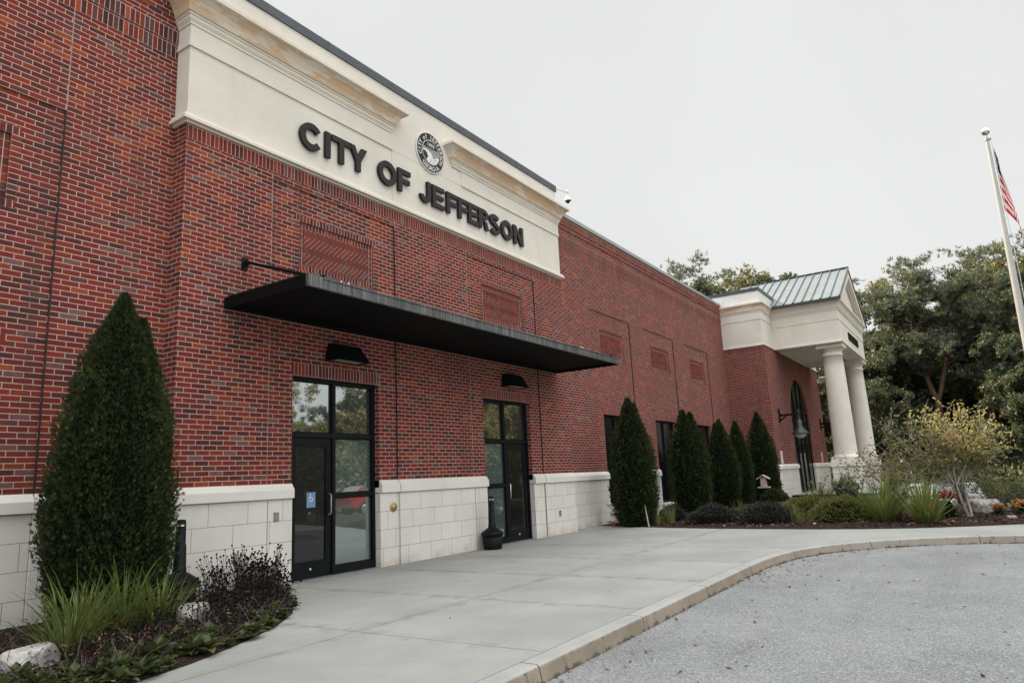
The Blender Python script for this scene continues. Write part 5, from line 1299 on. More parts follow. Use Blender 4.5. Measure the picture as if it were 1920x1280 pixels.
put(mound(0.55, 0.50, 0.50, 1800, 'cedar', 0.07, 44), 28.0, 6.75, 0.0, 'low dark clipped bush beneath the bird feeder', 'shrub')
put(mound(0.75, 0.75, 0.55, 4200, 'juniper', 0.075, 45, wr=0.25), 17.75, 2.78, 0.03, 'golden green feathery juniper at the front of the right bed', 'shrub')
put(mound(0.95, 0.9, 0.42, 3600, 'juniper', 0.085, 46, wr=0.28), 20.9, 4.1, 0.03, 'spreading olive green juniper before the stone base of the wing', 'shrub')
put(mound(0.55, 0.55, 0.50, 1500, 'shrub', 0.075, 47), 19.0, 3.1, 0.03, 'loose mid green bush behind the golden juniper', 'shrub')
iris_l = (('tall yellowing iris leaves beside the first wing conifer', 17.5, 6.85, .48, 61), ('grey green iris leaves between the two purple shrubs', 18.5, 5.35, .52, 62), ('yellow green iris leaves right of the second purple shrub', 17.25, 3.72, .46, 63), ('iris fan second from the golden juniper', 17.7, 3.95, .44, 64), ('slim iris fan left of its larger neighbour by the first wing conifer', 17.35, 7.15, .40, 65), ('iris leaves behind the second purple shrub', 18.9, 4.6, .5, 66))
for lab, x, y, L, sd in iris_l:
    put(strap_clump('iris', 46, L, 0.028, M['blade2'] if sd not in (62, 66) else M['shrub'], 0.15, sd, (0.0, 0.40), (0.05, 0.5)), x, y, 0.03, lab, 'plant', 'iris clumps in the right bed')
put(strap_clump('daylily', 190, 1.25, 0.034, M['blade'], 0.18, 67, (0.05, 1.05), (0.2, 1.2)), 17.45, 1.95, 0.03, 'large arching green strap leaf clump next to the golden juniper', 'plant', 'strap leaved plants in the right bed')
put(strap_clump('daylily', 150, 1.05, 0.046, M['blade'], 0.16, 68, (0.0, 0.95), (0.1, 0.9), 0.08), 17.0, 1.12, 0.03, 'upright green strap leaf clump in front of the dogwood', 'plant', 'strap leaved plants in the right bed')
# loose leafy bushes made of stems
def bush(n_st, H, spread, nl, L, mat, seed, name='leafy_bush', bare=False):
    r = random.Random(seed); root = empty(name); st_, lf = MB(), MB()
    for i in range(n_st):
        a = r.uniform(0, 6.28); ln = r.uniform(0.05, 1.0)*spread; h = H*r.uniform(0.6, 1.05)
        e = Vector((math.cos(a)*ln, math.sin(a)*ln, h)); p = Vector((math.cos(a)*0.06, math.sin(a)*0.06, 0)); mdl = p.lerp(e, 0.5)+Vector((0, 0, 0.08*h))
        st_.tube([p, mdl, e], [0.008, 0.006, 0.003], M['bark'], 4, False)
        for k in range(nl):
            t = r.uniform(0.25, 1.0); c = p.lerp(mdl, t*2) if t < 0.5 else mdl.lerp(e, t*2-1)
            c = c+rv3(r)*0.10*spread; d = (rv3(r)+Vector((0, 0, 0.3))).normalized(); leafquad(lf, c, d, rv3(r), L*r.uniform(0.6, 1.2), L*0.5, M[mat], (r.random()*40, r.random()*40))
    st_.build('stems', None, root); lf.build('foliage', None, root); return root
def putb(o, *a): return put(o, *a)
putb(bush(22, 0.95, 0.55, 60, 0.06, 'shrub', 81), 18.15, 1.75, 0.02, 'green bush between the two strap leaf clumps', 'shrub')
putb(bush(12, 1.25, 0.45, 40, 0.065, 'shrub', 82), 19.7, 2.85, 0.02, 'upright leafy bush before the arched entrance', 'shrub')
putb(bush(16, 0.9, 0.6, 46, 0.06, 'juniper', 83), 19.6, 3.6, 0.02, 'olive bush beside the upright leafy bush', 'shrub')
for i, (x, y, H, sp_, mt, sd, lab) in enumerate(((20.6, -0.15, 0.95, 0.8, 'shrub', 84, 'spreading green bush right of the dogwood trunk'), (21.8, -0.9, 1.05, 0.8, 'shrub', 85, 'spreading green bush below the flagpole'), (20.4, -1.0, 0.8, 0.7, 'shrub', 86, 'low green bush at the right edge behind the orange mums'), (23.5, 0.6, 1.0, 0.9, 'broad', 87, 'dark green bush in the shade behind the dogwood'), (22.6, -1.9, 1.25, 0.7, 'shrub', 88, 'upright green bush at the right edge by the flagpole'))):
    putb(bush(26, H, sp_, 60, 0.055, mt, sd), x, y, 0.02, lab, 'shrub', 'bushes at the right edge')
for x, y, s, sd, mt, lab in ((19.3, -0.62, 0.16, 91, 'peach', 'orange peach mum at the right edge beside a dry leaf'), (19.8, -0.78, 0.18, 92, 'peach', 'largest orange peach mum at the right edge'), (19.2, -0.15, 0.11, 93, 'peach', 'small yellow orange mum beside the white stone'), (20.2, -0.55, 0.13, 95, 'peach', 'orange mum behind its larger neighbours'), (18.6, 0.78, 0.17, 94, 'red', 'round red mum behind the upright strap leaves')):
    rt = empty('mum'); q = mound(s, s, s*0.9, 260, mt, s*0.28, sd, 'flowers', 0.7); q.parent = rt; q.location = (0, 0, 0.15 if mt == 'peach' else 0.42)
    q2 = mound(s*1.1, s*1.1, 0.2 if mt == 'peach' else 0.46, 160, 'shrub', 0.06, sd+5, 'foliage'); q2.parent = rt; put(rt, x, y, 0.03, lab, 'flower', 'mums in the right bed')
boulder(20.4, 0.10, 0.10, 0.42, 0.35, 0.32, 12, 'sloping pale boulder behind the dogwood trunk', 0.4); boulder(21.2, -0.25, 0.06, 0.50, 0.25, 0.17, 14, 'flat pale boulder right of the dogwood', 0.2)
boulder(22.8, 1.35, 0.12, 0.75, 0.30, 0.24, 16, 'long flat pale stone seen through the dogwood branches', 1.2); boulder(23.6, 0.35, 0.14, 0.6, 0.3, 0.26, 18, 'pale stone behind the red mum', 0.9)
boulder(18.3, -0.35, 0.03, 0.14, 0.10, 0.07, 20, 'small reddish stone lying on the mulch at the right', 0.3, 'wood')
for x, y, s, sd in ((16.75, 4.15, .045, 21), (16.85, 4.45, .03, 22), (17.0, 3.3, .04, 23), (16.6, 5.2, .03, 24)):
    boulder(x, y, 0.03, s*1.3, s, s, sd, 'small white stone on the mulch before the purple shrubs')
# painted stone, stake and pipe by the first conifer
ps = boulder(17.30, 8.32, 0.05, 0.16, 0.10, 0.085, 25, 'small pink painted stone with white marks beside the stone base', 0.2, 'rock'); ps.name = 'painted_stone'; ps['category'] = 'painted stone'; del ps['group']
M['pink'] = plain('pink_paint', (0.36, 0.07, 0.13), 0.5, 0.4, 0, 12, 0.3); ps.data.materials[0] = M['pink']
m = MB(); m.tube([(17.15, 8.235, .09), (17.22, 8.215, .095), (17.30, 8.215, .085), (17.38, 8.22, .075)], .012, M['white'], 5); o = m.build('painted_mark', None, ps); o.matrix_parent_inverse = Matrix.LocRotScale(Vector((17.30, 8.32, 0.05)), ps.rotation_euler, None).inverted()
m = MB(); m.tube([(16.72, 7.12, 0.02), (16.80, 7.22, 0.55)], [0.022, 0.012], M['wood'], 6); tag(m.build('garden_stake'), 'pale wooden stake leaning before the first wing conifer', 'stake')
gd = tag(empty('drain_pipe', (17.55, 8.55, 0)), 'short white drain pipe at the foot of the stone base', 'pipe')
m = MB(); m.tube([(17.55, 8.60, 0.52), (17.55, 8.52, 0.50), (17.55, 8.45, 0.38), (17.62, 8.36, 0.22)], 0.05, M['white'], 10); o = m.build('pipe', None, gd); local(gd, o)
m = MB(); m.lathe([(0.07, 0), (0.075, 0.05), (0.05, 0.10), (0, 0.11)], (17.55, 8.58, 0.50), M['white'], 12); o = m.build('cap', None, gd); local(gd, o); m = MB(); m.box(17.56, 17.72, 8.26, 8.42, 0.10, 0.26, M['white']); o = m.build('outlet', None, gd); local(gd, o)
# bird feeder on a hook
bf = tag(empty('bird_feeder', (26.6, 6.72, 0)), 'small pale wooden bird feeder hanging before the conifer at the corner', 'bird feeder')
m = MB(); m.tube([(26.9, 6.65, 0), (26.9, 6.65, 1.55), (26.86, 6.66, 1.68), (26.75, 6.69, 1.72), (26.64, 6.71, 1.66), (26.6, 6.72, 1.52), (26.6, 6.72, 1.20)], 0.012, M['black'], 6); o = m.build('hook', None, bf); local(bf, o)
m = MB(); bx, by = 26.6, 6.72
for s in (-1, 1): m.prism([(0, 1.16), (s*0.22, 1.03), (s*0.22, 1.0), (0, 1.13)][::s], lambda a, b, d: (bx+d, by-a, b-0.10), -0.15, 0.15, M['wood'])
o = m.build('roof', None, bf); local(bf, o)
m = MB(); m.box(bx-0.10, bx+0.10, by-0.09, by+0.09, 0.64, 0.97, M['wood']); o = m.build('hopper', None, bf); local(bf, o)
m = MB(); m.box(bx-0.16, bx+0.16, by-0.19, by+0.19, 0.59, 0.64, M['wood']); o = m.build('tray', None, bf); local(bf, o)
pot = tag(empty('flower_pot', (26.0, 3.9, 0)), 'dark blue glazed pot in front of the column pedestal', 'pot')
M['glaze'] = plain('blue_glaze', (0.012, 0.022, 0.09), 0.15, 0.6)
m = MB(); m.lathe([(0, 0), (0.22, 0.0), (0.34, 0.30), (0.36, 0.46), (0.40, 0.48), (0.40, 0.53), (0.34, 0.53), (0.32, 0.42), (0, 0.42)], (26.0, 3.9, 0), M['glaze'], 24); o = m.build('bowl', None, pot); local(pot, o)
q = mound(0.36, 0.36, 0.34, 500, 'broad', 0.08, 97, 'foliage'); q.parent = pot; q.location = (0, 0, 0.45)
# bark chips
m = MB(); rc = random.Random(77)
RB = RBED + [(30, -9.2), (30, 8.9)]
def chips(n, x0, x1, y0, y1, P, s):
    for _ in range(n):
        x, y = rc.uniform(x0, x1), rc.uniform(y0, y1)
        if not inpoly(x, y, P): continue
        a = rc.uniform(0, 6.28); d = Vector((math.cos(a), math.sin(a), rc.uniform(-0.1, 0.5))).normalized(); n_ = (Vector((0, 0, 1))+rv3(rc)*0.6).normalized()
        tone = rc.random(); leafquad(m, Vector((x, y, zbed(x, y)+0.008+rc.random()*0.012)), d, n_, s*rc.uniform(0.4, 1.3), s*rc.uniform(0.15, 0.4), M['chipd'] if tone < 0.72 else M['chipm'] if tone < 0.93 else M['chipl'], None, rc.random() < 0.4)
M['chipd'] = plain('dark_chip', (0.030, 0.019, 0.016), 0.95, 0.1, 0, 30, 0.4); M['chipm'] = plain('brown_chip', (0.10, 0.062, 0.05), 0.95, 0.1, 0, 30, 0.4); M['chipl'] = plain('pale_chip', (0.27, 0.21, 0.185), 0.95, 0.1, 0, 30, 0.3)
chips(9000, 16.0, 20.5, -2.5, 8.7, RB, 0.075); chips(2500, 2.0, 6.7, 5.2, 8.5, LBED + [(6.7, 8.9), (-6, 8.9)], 0.05)
tag(m.build('bark_chips'), 'loose bark chips covering the planting beds', 'bark chips', None, 'stuff')
# leaf litter on the lot
m = MB()
M['litter'] = plain('dead_leaf', (0.11, 0.055, 0.035), 0.9, 0.1, 0, 30, 0.4); M['litterp'] = plain('pale_dead_leaf', (0.40, 0.30, 0.22), 0.9, 0.1, 0, 30, 0.3); M['moss'] = plain('gutter_moss', (0.045, 0.042, 0.022), 0.95, 0.1, 0, 30, 0.5)
def litter(x, y, z, s, mat):
    a = rc.uniform(0, 6.28); d = Vector((math.cos(a), math.sin(a), rc.uniform(0, 0.35))).normalized(); leafquad(m, Vector((x, y, z+0.004)), d, (Vector((0, 0, 1))+rv3(rc)*0.45).normalized(), s, s*rc.uniform(0.25, 0.5), M[mat])
for _ in range(210):
    x = 4.5+10*rc.random(); y = 2.86-3.2*rc.random()**1.7
    if inpoly(x, y, [(-60, -13), (15.0, -1.5), (14.7, -0.5), (14.5, 0.5), (13.9, 1.5), (13.2, 2.2), (12.4, 2.6), (11, 2.84), (-60, 2.86)]): litter(x, y, -0.13, rc.uniform(0.02, 0.075), 'litter' if rc.random() < 0.75 else 'litterp')
for _ in range(260):
    t = rc.random(); x = 9.5+4.4*t; y = (2.86 if x < 10.6 else 2.80-0.13*(x-10.6)**2) - rc.random()**2*0.45
    litter(x, y, -0.13, rc.uniform(0.015, 0.06), 'litter' if rc.random() < 0.8 else 'litterp')
for _ in range(1500):
    i = rc.randrange(3, len(KERB)-6); t = rc.random(); x = KERB[i][0]+(KERB[i+1][0]-KERB[i][0])*t; y = KERB[i][1]+(KERB[i+1][1]-KERB[i][1])*t
    g = rc.random()**2*0.05+0.03; ny = (KERB[i+1][0]-KERB[i][0]); nx = (KERB[i+1][1]-KERB[i][1]); q = math.hypot(nx, ny)
    if mnoise.noise(Vector((x*1.7, y*1.7, 3))) > -0.05: litter(x+nx/q*g, y-ny/q*g, -0.13, rc.uniform(0.01, 0.035), 'moss' if rc.random() < 0.8 else 'litter')
for _ in range(22): litter(rc.uniform(5.5, 14), rc.uniform(3.2, 8), 0.0, rc.uniform(0.015, 0.04), 'litter')
tag(m.build('fallen_leaves'), 'small dead leaves scattered over the lot and pavement', 'fallen leaves', None, 'stuff')

# ------------------------------------------------------------------ the dogwood
def limb(mb, p, d, L, r0, r1, r, m, bend=0.25, n=6, up=0.15):
    pts = [Vector(p)]; rd = [r0]; d = Vector(d).normalized()
    for i in range(n):
        d = (d + rv3(r)*bend*0.5 + Vector((0, 0, up*0.3))).normalized(); pts.append(pts[-1]+d*(L/n)); rd.append(r0+(r1-r0)*(i+1)/n)
    mb.tube(pts, rd, m, 6, False); return pts, d
def dogwood():
    r = random.Random(16); root = empty('dogwood_tree'); tk, lf = MB(), MB(); tips = []
    starts = []
    tr, _ = limb(tk, (0, 0, 0), (0.0, 0.28, 1.0), 0.75, 0.036, 0.03, r, M['palebark'], 0.12)
    t2, _ = limb(tk, (0.05, -0.06, 0), (0.05, 0.12, 1.0), 0.95, 0.03, 0.022, r, M['palebark'], 0.12)
    heads = [(tr[-1], d_, L) for d_, L in (((0.1, 1.0, 0.62), 1.9), ((-0.2, 0.85, 0.95), 1.9), ((0.3, 0.45, 1.0), 1.7), ((0.0, 0.05, 1.0), 1.55), ((0.1, -0.35, 1.0), 1.5), ((-0.4, 0.3, 0.9), 1.3), ((0.5, 0.9, 0.45), 1.6), ((-0.1, 1.1, 0.40), 1.9), ((-0.25, 1.0, 0.20), 2.2), ((0.15, 1.0, 0.12), 2.0))]
    heads += [(t2[-1], d_, L) for d_, L in (((0, -0.55, 1.0), 1.25), ((0.2, -0.15, 1.0), 1.55), ((-0.2, 0.35, 1.1), 1.5), ((0.2, -0.9, 0.55), 0.95))]
    for p, d_, L in heads:
        pts, dd = limb(tk, p, d_, L, 0.019, 0.007, r, M['palebark'], 0.20, 8, 0.02)
        for k in range(2, len(pts)):
            for _ in range(5):
                q, q2 = limb(tk, pts[k], (dd*0.7+rv3(r)*0.9), r.uniform(0.25, 0.70), 0.007, 0.002, r, M['palebark'], 0.4, 4, 0.0); tips += q[1:]
    root_z = 2.75
    for p in tips:
        dens = 1 if p.y > 0.8 else 2
        for _ in range(r.choice((0, 1, 1, 2, 2))+dens-1):
            c = p+rv3(r)*0.10; d = (rv3(r)+Vector((0, 0, -0.35))).normalized(); leafquad(lf, c, d, rv3(r), r.uniform(0.06, 0.11), r.uniform(0.035, 0.06), M['dogyellow' if (c.z > 1.55+0.75*max(0, c.y) and r.random() < 0.9) else 'dogwood'], (r.random()*40, r.random()*40))
    tk.build('trunk', None, root); lf.build('crown', None, root); return root
dg = dogwood(); dg.location = (18.9, 0.42, 0.02); dg.scale = (1, 1, 0.93); tag(dg, 'multi-stemmed dogwood with thin orange and yellow autumn leaves', 'tree')

rcl = MB(); rr5 = random.Random(5)
for i in range(8):
    for j in range(5):
        P = []
        for a, b in ((i, j), (i+1, j), (i+1, j+1), (i, j+1)):
            w_ = 0.10+0.03*math.sin(a*1.3); P.append((19.35+0.05*math.sin(b*1.7+a*0.8), 0.52+(b/5-0.5)*2*w_+0.03*math.sin(a*2.1), 1.93-a*0.075-0.03*math.sin(b*1.4)))
        rcl.face(P, None, M['red'], True)
rcl.tube([(19.35, 0.52, 1.92), (19.33, 0.50, 2.15)], 0.006, M['stem'], 5)
tag(rcl.build('red_pennant'), 'crumpled red cloth pennant hanging behind the dogwood branches', 'pennant')

# ------------------------------------------------------------------ woodland trees
def tree(name, H, seed, kind, crown_base=0.3, W=3.0, leaves=16000, L=0.26, mat='broad', fork=False):
    r = random.Random(seed); root = empty(name); tk, lf = MB(), MB(); bk = M['pinebark'] if kind == 'pine' else M['bark']
    hub = []
    th = H*(0.80 if kind == 'pine' else 0.62); r0 = 0.016*H+0.05
    if fork:
        t0, d0 = limb(tk, (0, 0, -0.2), (0.03, -0.05, 1), th*0.45, r0, r0*0.8, r, bk, 0.08, 6, 0.4)
        a, _ = limb(tk, t0[-1], (0.1, 0.30, 1), th*0.6, r0*0.62, r0*0.3, r, bk, 0.16, 8, 0.4); b, _ = limb(tk, t0[-1], (0.0, -0.42, 1), th*0.55, r0*0.6, r0*0.25, r, bk, 0.2, 8, 0.6)
        spine = a[2:]+b[3:]
    else:
        t0, d0 = limb(tk, (0, 0, -0.2), (r.uniform(-.05, .05), r.uniform(-.05, .05), 1), th, r0, r0*0.35, r, bk, 0.10, 12, 0.4); spine = [p for p in t0 if p.z > H*crown_base*0.8]
    nb = 26 if kind == 'broad' else 30
    for i in range(nb):
        p = r.choice(spine); t = (p.z-H*crown_base*0.7)/(H*(1-crown_base*0.7)); t = min(1, max(0, t))
        a = r.uniform(0, 6.28); reach = W*(0.35+0.65*math.sin(min(1, t*0.9+0.25)*math.pi))*r.uniform(0.55, 1.0)
        d = Vector((math.cos(a), math.sin(a), r.uniform(0.0, 0.9) if kind == 'broad' else r.uniform(-0.1, 0.55)))
        pts, dd = limb(tk, p, d, reach, 0.05+0.004*H, 0.015, r, bk, 0.3, 5, 0.25); hub += [(q, 1.0) for q in pts[2:]]
        for q in pts[2:]:
            e, _ = limb(tk, q, dd+rv3(r)*0.9, reach*0.4, 0.03, 0.01, r, bk, 0.3, 3, 0.3); hub += [(x, 0.8) for x in e[1:]]
    topz = max(q.z for q, _ in hub)
    for p in spine: hub.append((p+Vector((0, 0, 0.3)), 0.7))
    for k in range(14): hub.append((Vector((r.gauss(0, W*0.28), r.gauss(0, W*0.28), H*r.uniform(0.86, 1.0))), 0.8))
    per = max(1, leaves//len(hub))
    for p, s in hub:
        if p.z > H: p.z = H
        if kind == 'broad':
            cr = r.uniform(0.45, 0.95)*W*0.20
            for _ in range(per):
                v = rv3(r)*cr*(r.random()**0.5); v.z *= 0.75; d = (rv3(r)+Vector((0, 0, -0.3))).normalized(); l = L*r.uniform(0.6, 1.25)
                leafquad(lf, p+v, d, (rv3(r)+Vector((0, 0, 1.1))).normalized(), l, l*0.6, M[mat], (r.random()*40, r.random()*40))
        else:
            nt = max(2, per//10)
            for _ in range(nt):
                c = p+Vector((r.gauss(0, 0.28), r.gauss(0, 0.28), r.gauss(0.05, 0.16))); ax = (rv3(r)*0.7+Vector((0, 0, 0.8))).normalized(); uv = (r.random()*40, r.random()*40)
                for _ in range(10):
                    d = (ax+rv3(r)*1.0).normalized(); leafquad(lf, c, d, rv3(r), L*1.1*r.uniform(0.7, 1.2), 0.05, M[mat], uv)
    tk.build('trunk', None, root); lf.build('crown', None, root); root['category'] = 'tree'
    return root
PB = [tree('broadleaf_tree', 13.0, 201, 'broad', 0.16, 3.6, 38000, 0.25, 'broad'), tree('broadleaf_tree', 12.0, 202, 'broad', 0.26, 3.3, 32000, 0.25, 'broad'), tree('broadleaf_tree', 12.5, 203, 'broad', 0.12, 3.5, 34000, 0.25, 'autumn')]
PP_ = [tree('pine_tree', 14.5, 211, 'pine', 0.55, 3.6, 60000, 0.30, 'pine', True), tree('pine_tree', 16.0, 212, 'pine', 0.42, 3.2, 60000, 0.30, 'pine'), tree('pine_tree', 15.0, 213, 'pine', 0.45, 3.2, 54000, 0.30, 'pine')]
usedt = set()
def plant(proto, x, y, rz, top, lab, grp='trees of the wood beyond the building', zs=1.0):
    if 'h' not in proto: proto['h'] = max(v.co.z for c in kids(proto) for v in c.data.vertices)
    s = top/proto['h']
    if id(proto) in usedt: o = dup(proto, (x, y, -0.02), rz, (s, s, s*zs))
    else: usedt.add(id(proto)); o = proto; o.location = (x, y, -0.02); o.rotation_euler = (0, 0, rz); o.scale = (s, s, s*zs)
    o['category'] = 'tree'; o['group'] = grp; o['label'] = lab; return o
# right of the portico
plant(PP_[0], 50.0, 1.9, 0.0, 14.4, 'pine with a forked reddish trunk, tallest bare trunk of the wood')
plant(PB[0], 51.0, 5.4, 0.4, 12.8, 'bushy green tree directly behind the portico columns')
plant(PP_[1], 56.0, 3.4, 1.4, 15.3, 'dense pine rising behind the forked pine')
plant(PP_[1], 53.5, -0.9, 2.1, 14.9, 'dense pine between the forked pine and the flagpole')
plant(PP_[2], 49.0, -3.0, 2.9, 13.9, 'full crowned pine right behind the flagpole')
plant(PB[2], 57.0, -4.0, 0.3, 15.8, 'tall golden green tree at the right edge of the photo')
plant(PB[1], 46.5, -6.0, 0.8, 12.6, 'dark leafy tree cut off by the right edge of the photo')
plant(PB[0], 48.0, 8.9, 4.4, 9.8, 'dark tree filling the gap between the wing and the columns')
plant(PB[0], 45.0, -1.9, 3.3, 8.0, 'low dark tree in the shade under the tall wood')
plant(PB[0], 46.5, 4.4, 5.5, 8.2, 'small dark tree beside the right hand column')
plant(PB[0], 45.5, -4.6, 1.3, 7.6, 'low dark tree at the right edge below the taller trees')
plant(PB[1], 60.5, 0.9, 4.0, 15.6, 'leafy tree filling the skyline between two pines')
plant(PB[0], 61.0, -3.0, 5.8, 15.2, 'dense green tree deep behind the flagpole')
plant(PB[2], 66.0, 1.2, 2.2, 14.2, 'sunlit yellowing tree seen between the trunks')
plant(PB[2], 68.0, -3.5, 4.2, 15.0, 'yellowing tree deep in the wood at the right')
plant(PB[2], 62.0, 6.2, 5.0, 15.8, 'golden topped tree above the gable of the portico')
plant(PP_[2], 60.0, -1.8, 1.0, 16.9, 'tall thin pine rising over the wood left of the flagpole')
plant(PB[0], 70.0, 4.6, 0.9, 15.5, 'green tree deep behind the gable of the portico')
plant(PB[1], 63.0, -7.5, 2.0, 15.8, 'tree beyond the right edge whose crown closes the wood')
plant(PB[0], 72.0, -0.6, 3.0, 14.0, 'far tree closing the gap behind the forked trunk')
plant(PB[0], 58.0, 6.4, 3.6, 14.6, 'green tree right beside the gable of the portico')
plant(PB[0], 55.0, 9.5, 2.4, 13.5, 'tree behind the wing roof beside the gable')
# behind the roof
plant(PP_[2], 63.0, 20.6, 0.2, 21.6, 'tallest pine above the parapet of the long wall')
plant(PB[1], 64.0, 19.4, 1.0, 19.6, 'leafy tree low behind the tallest pine on the parapet')
plant(PP_[1], 66.0, 17.8, 1.2, 20.4, 'pine above the corner of the wing parapet')
plant(PB[2], 67.0, 16.6, 1.7, 20.6, 'golden tree above the coping of the wing')
plant(PP_[2], 74.0, 25.6, 2.6, 24.2, 'pine far back whose tip barely tops the parapet')
plant(PB[1], 66.0, 14.2, 2.9, 19.0, 'round green tree just left of the portico roof')
plant(PB[0], 70.0, 12.2, 3.9, 19.0, 'green tree half hidden by the portico roof')
plant(PB[0], 68.0, 15.6, 0.6, 18.8, 'dark tree between the golden tree and the portico roof')
# across the lot, seen mirrored in the glass
mir = 'trees across the lot mirrored in the glass'
for p, x, y, rz, s, lab in ((PB[2], 28.5, -21, 0.5, 10.2, 'golden tree across the lot mirrored left in the transom'), (PB[0], 33.5, -22, 1.6, 7.4, 'low green tree across the lot mirrored under the patch of sky'), (PB[2], 38.5, -22.5, 2.8, 10.5, 'turning tree across the lot mirrored beside the mullion'), (PB[1], 43.0, -22, 3.9, 11.5, 'green tree across the lot mirrored in the right transom of the left entrance'),
    (PB[2], 55, -22, 5.1, 12.5, 'golden tree across the lot mirrored in the right entrance'), (PB[0], 49, -23, 0.9, 12.0, 'broad tree across the lot between the two mirrored groups'), (PB[0], 23, -22, 1.9, 9.0, 'green tree at the near end of the mirrored row'), (PB[2], 61, -21, 1.1, 13.0, 'turning tree near the far end of the mirrored row'), (PB[1], 67, -22, 2.1, 13.5, 'last green tree of the mirrored row'), (PB[0], 30.5, -25, 4.1, 8.6, 'green tree behind the front row of the mirrored trees'),
    (PB[0], 26.0, -25.5, 2.7, 9.6, 'second row tree mirrored at the left edge of the transom'), (PB[2], 36.0, -26, 1.0, 9.8, 'turning tree of the second row mirrored left of the mullion'), (PB[0], 41.0, -25.5, 5.0, 12.6, 'dense tree of the second row mirrored right of the mullion'), (PB[2], 46.0, -25, 0.4, 13.0, 'golden tree of the second row mirrored at the edge of the sidelight'), (PB[0], 52.0, -26, 3.0, 14.0, 'tall tree of the second row before the right entrance'), (PB[2], 58.5, -25.5, 4.0, 14.6, 'golden tree of the second row mirrored in the right transom'), (PB[0], 64.0, -25, 1.8, 15.0, 'dense tree closing the second mirrored row')):
    plant(p, x, y, rz, s, lab, mir)
m = MB(); rw = random.Random(56)
for _ in range(16000):
    x = rw.uniform(10, 68); y = rw.uniform(-21, -15.5); h = 3.6+1.4*mnoise.noise(Vector((x*0.3, y*0.3, 0)))
    p = Vector((x, y, rw.random()*max(0.3, h))); d = (rv3(rw)+Vector((0, 0, 0.4))).normalized(); l = rw.uniform(0.25, 0.55); leafquad(m, p, d, rv3(rw), l, l*0.6, M['broad'], (rw.random()*40, rw.random()*40))
tag(m.build('undergrowth'), 'dark bushes across the lot mirrored low in the doors', 'undergrowth', None, 'stuff')
# ground cover of the wood
m = MB(); rw = random.Random(55)
for _ in range(14000):
    x = rw.uniform(42.5, 60); y = rw.uniform(-9, 9.8); h = 0.55+(x-42)*0.15+0.8*mnoise.noise(Vector((x*0.35, y*0.35, 0)))
    p = Vector((x, y, rw.random()*max(0.15, h))); d = (rv3(rw)+Vector((0, 0, 0.4))).normalized(); l = rw.uniform(0.14, 0.32); leafquad(m, p, d, rv3(rw), l, l*0.5, M['broad'], (rw.random()*40, rw.random()*40))
tag(m.build('undergrowth'), 'low dark undergrowth beneath the trees of the wood', 'undergrowth', None, 'stuff')

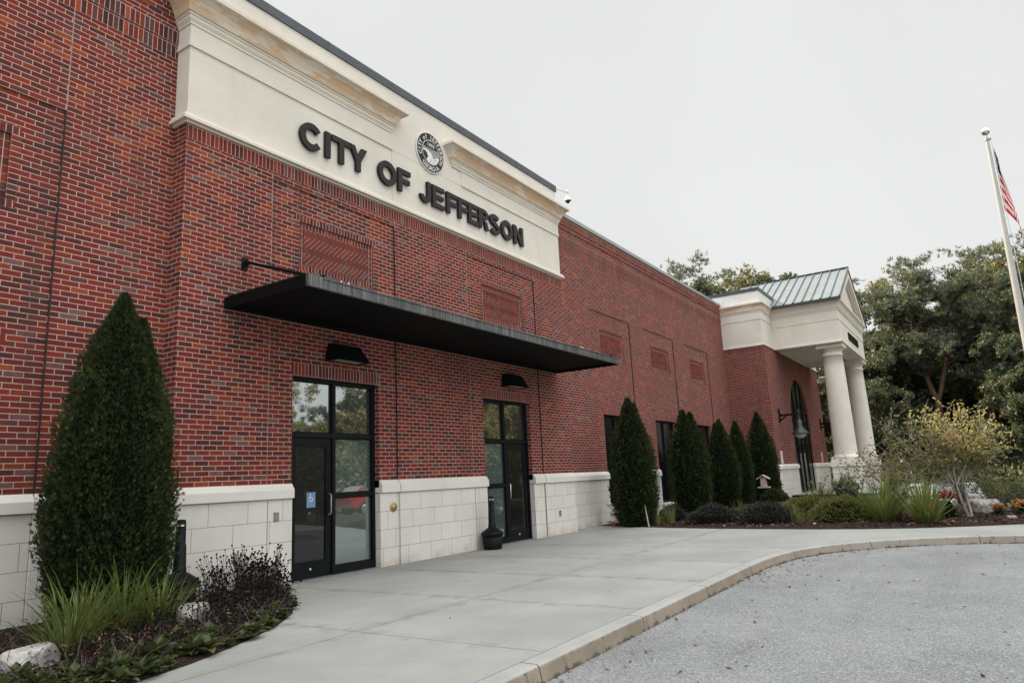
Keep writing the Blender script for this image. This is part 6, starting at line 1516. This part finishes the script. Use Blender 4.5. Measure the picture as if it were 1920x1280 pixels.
# ------------------------------------------------------------------ parked cars and a sign across the lot (seen mirrored in the doors)
M['carblack'] = plain('black_car_paint', (0.010, 0.011, 0.012), 0.12, 0.6, 0, 2, 0.1); M['carred'] = plain('red_car_paint', (0.20, 0.010, 0.014), 0.15, 0.6, 0, 2, 0.1)
M['tyre'] = plain('tyre_rubber', (0.015, 0.015, 0.015), 0.9, 0.1); M['taillight'] = plain('tail_lamp_red', (0.45, 0.02, 0.015), 0.2, 0.6)
def car(x, y, rz, paint, lab):
    root = tag(empty('parked_car', (0, 0, 0)), lab, 'car', 'cars parked across the lot')
    prof = [(-2.25, 0.42), (-2.28, 0.72), (-2.20, 0.92), (-1.35, 1.03), (-0.55, 1.46), (0.2, 1.56), (1.3, 1.52), (1.95, 1.10), (2.22, 1.02), (2.26, 0.62), (2.20, 0.40)]
    m = MB(); hw = 0.90
    def wdt(z): return hw if z < 1.0 else hw-(z-1.0)*0.36
    n = len(prof)
    for s in (-1, 1):
        P = [(a, s*wdt(b), b) for a, b in prof]
        m.face(P if s > 0 else P[::-1], None, M[paint])
    for i in range(n):
        j = (i+1) % n; a, b = prof[i], prof[j]
        m.face([(a[0], -wdt(a[1]), a[1]), (b[0], -wdt(b[1]), b[1]), (b[0], wdt(b[1]), b[1]), (a[0], wdt(a[1]), a[1])], None, M[paint])
    m.build('body', None, root)
    m = MB()
    for s in (-1, 1):
        for P in ([(-1.12, 1.07), (-0.50, 1.40), (0.02, 1.47), (0.02, 1.05)], [(0.10, 1.05), (0.10, 1.475), (0.95, 1.46), (0.95, 1.05)], [(1.03, 1.06), (1.03, 1.455), (1.25, 1.44), (1.68, 1.12)]):
            q = [(a, s*(wdt(b)+0.006), b) for a, b in P]; m.face(q if s > 0 else q[::-1], None, M['darkglass'])
    m.face([(-1.30, -0.78, 1.075), (-1.30, 0.78, 1.075), (-0.60, 0.70, 1.455), (-0.60, -0.70, 1.455)], None, M['darkglass']); m.face([(1.38, -0.68, 1.50), (1.38, 0.68, 1.50), (1.90, 0.78, 1.16), (1.90, -0.78, 1.16)], None, M['darkglass'])
    m.build('window', None, root)
    for a in (-1.42, 1.38):
        for s in (-1, 1):
            m = MB(); k = len(m.v); m.lathe([(0, 0.11), (0.20, 0.11), (0.33, 0.10), (0.345, 0.07), (0.345, -0.10), (0, -0.10)], (0, 0, 0), M['tyre'], 22)
            m.v = [(a+vx, s*(0.82+vz), 0.345+vy) for vx, vy, vz in m.v]; wh = m.build('wheel', None, root)
            m = MB(); m.lathe([(0, 0.128), (0.05, 0.128), (0.07, 0.118), (0.19, 0.118), (0.21, 0.125), (0.22, 0.112)], (0, 0, 0), M['chrome'], 20); m.v = [(a+vx, s*(0.82+vz), 0.345+vy) for vx, vy, vz in m.v]; m.build('rim', None, wh)
    for s in (-1, 1):
        m = MB(); m.box(-2.30, -2.12, s*0.72-0.15, s*0.72+0.15, 0.74, 0.86, M['chrome']); m.build('headlight', None, root)
        m = MB(); m.box(2.16, 2.30, s*0.74-0.12, s*0.74+0.12, 0.84, 1.02, M['taillight']); m.build('tail_light', None, root)
    root.location = (x, y, -0.13); root.rotation_euler = (0, 0, rz); return root
car(18.4, -6.7, R(188), 'carblack', 'black parked car mirrored in the glass of the left door'); car(28.6, -10.6, R(192), 'carred', 'red parked car mirrored in the sidelight of the left door')
sg = tag(empty('parking_sign', (19.9, -1.7, -0.13)), 'small white parking sign on a post mirrored in the sidelight', 'sign')
m = MB(); m.tube([(19.9, -1.7, -0.13), (19.9, -1.7, 2.2)], 0.03, M['grey'], 8); o = m.build('post', None, sg); local(sg, o)
m = MB(); m.box(19.72, 20.08, -1.66, -1.65, 1.65, 2.2, M['white']); o = m.build('plate', None, sg); local(sg, o)

m = MB(); rw = random.Random(57)
for _ in range(16000):
    x = rw.uniform(78, 86); y = rw.uniform(-20, 34); h = 9.0+2.5*mnoise.noise(Vector((x*0.15, y*0.15, 0)))
    p = Vector((x, y, rw.random()**0.8*h)); d = (rv3(rw)+Vector((0, 0, 0.2))).normalized(); l = rw.uniform(0.5, 1.0); leafquad(m, p, d, rv3(rw), l, l*0.6, M['broad' if rw.random() < 0.6 else 'autumn'], (rw.random()*40, rw.random()*40))
tag(m.build('far_wood'), 'far wood closing the gaps behind the trees', 'far wood', None, 'stuff')
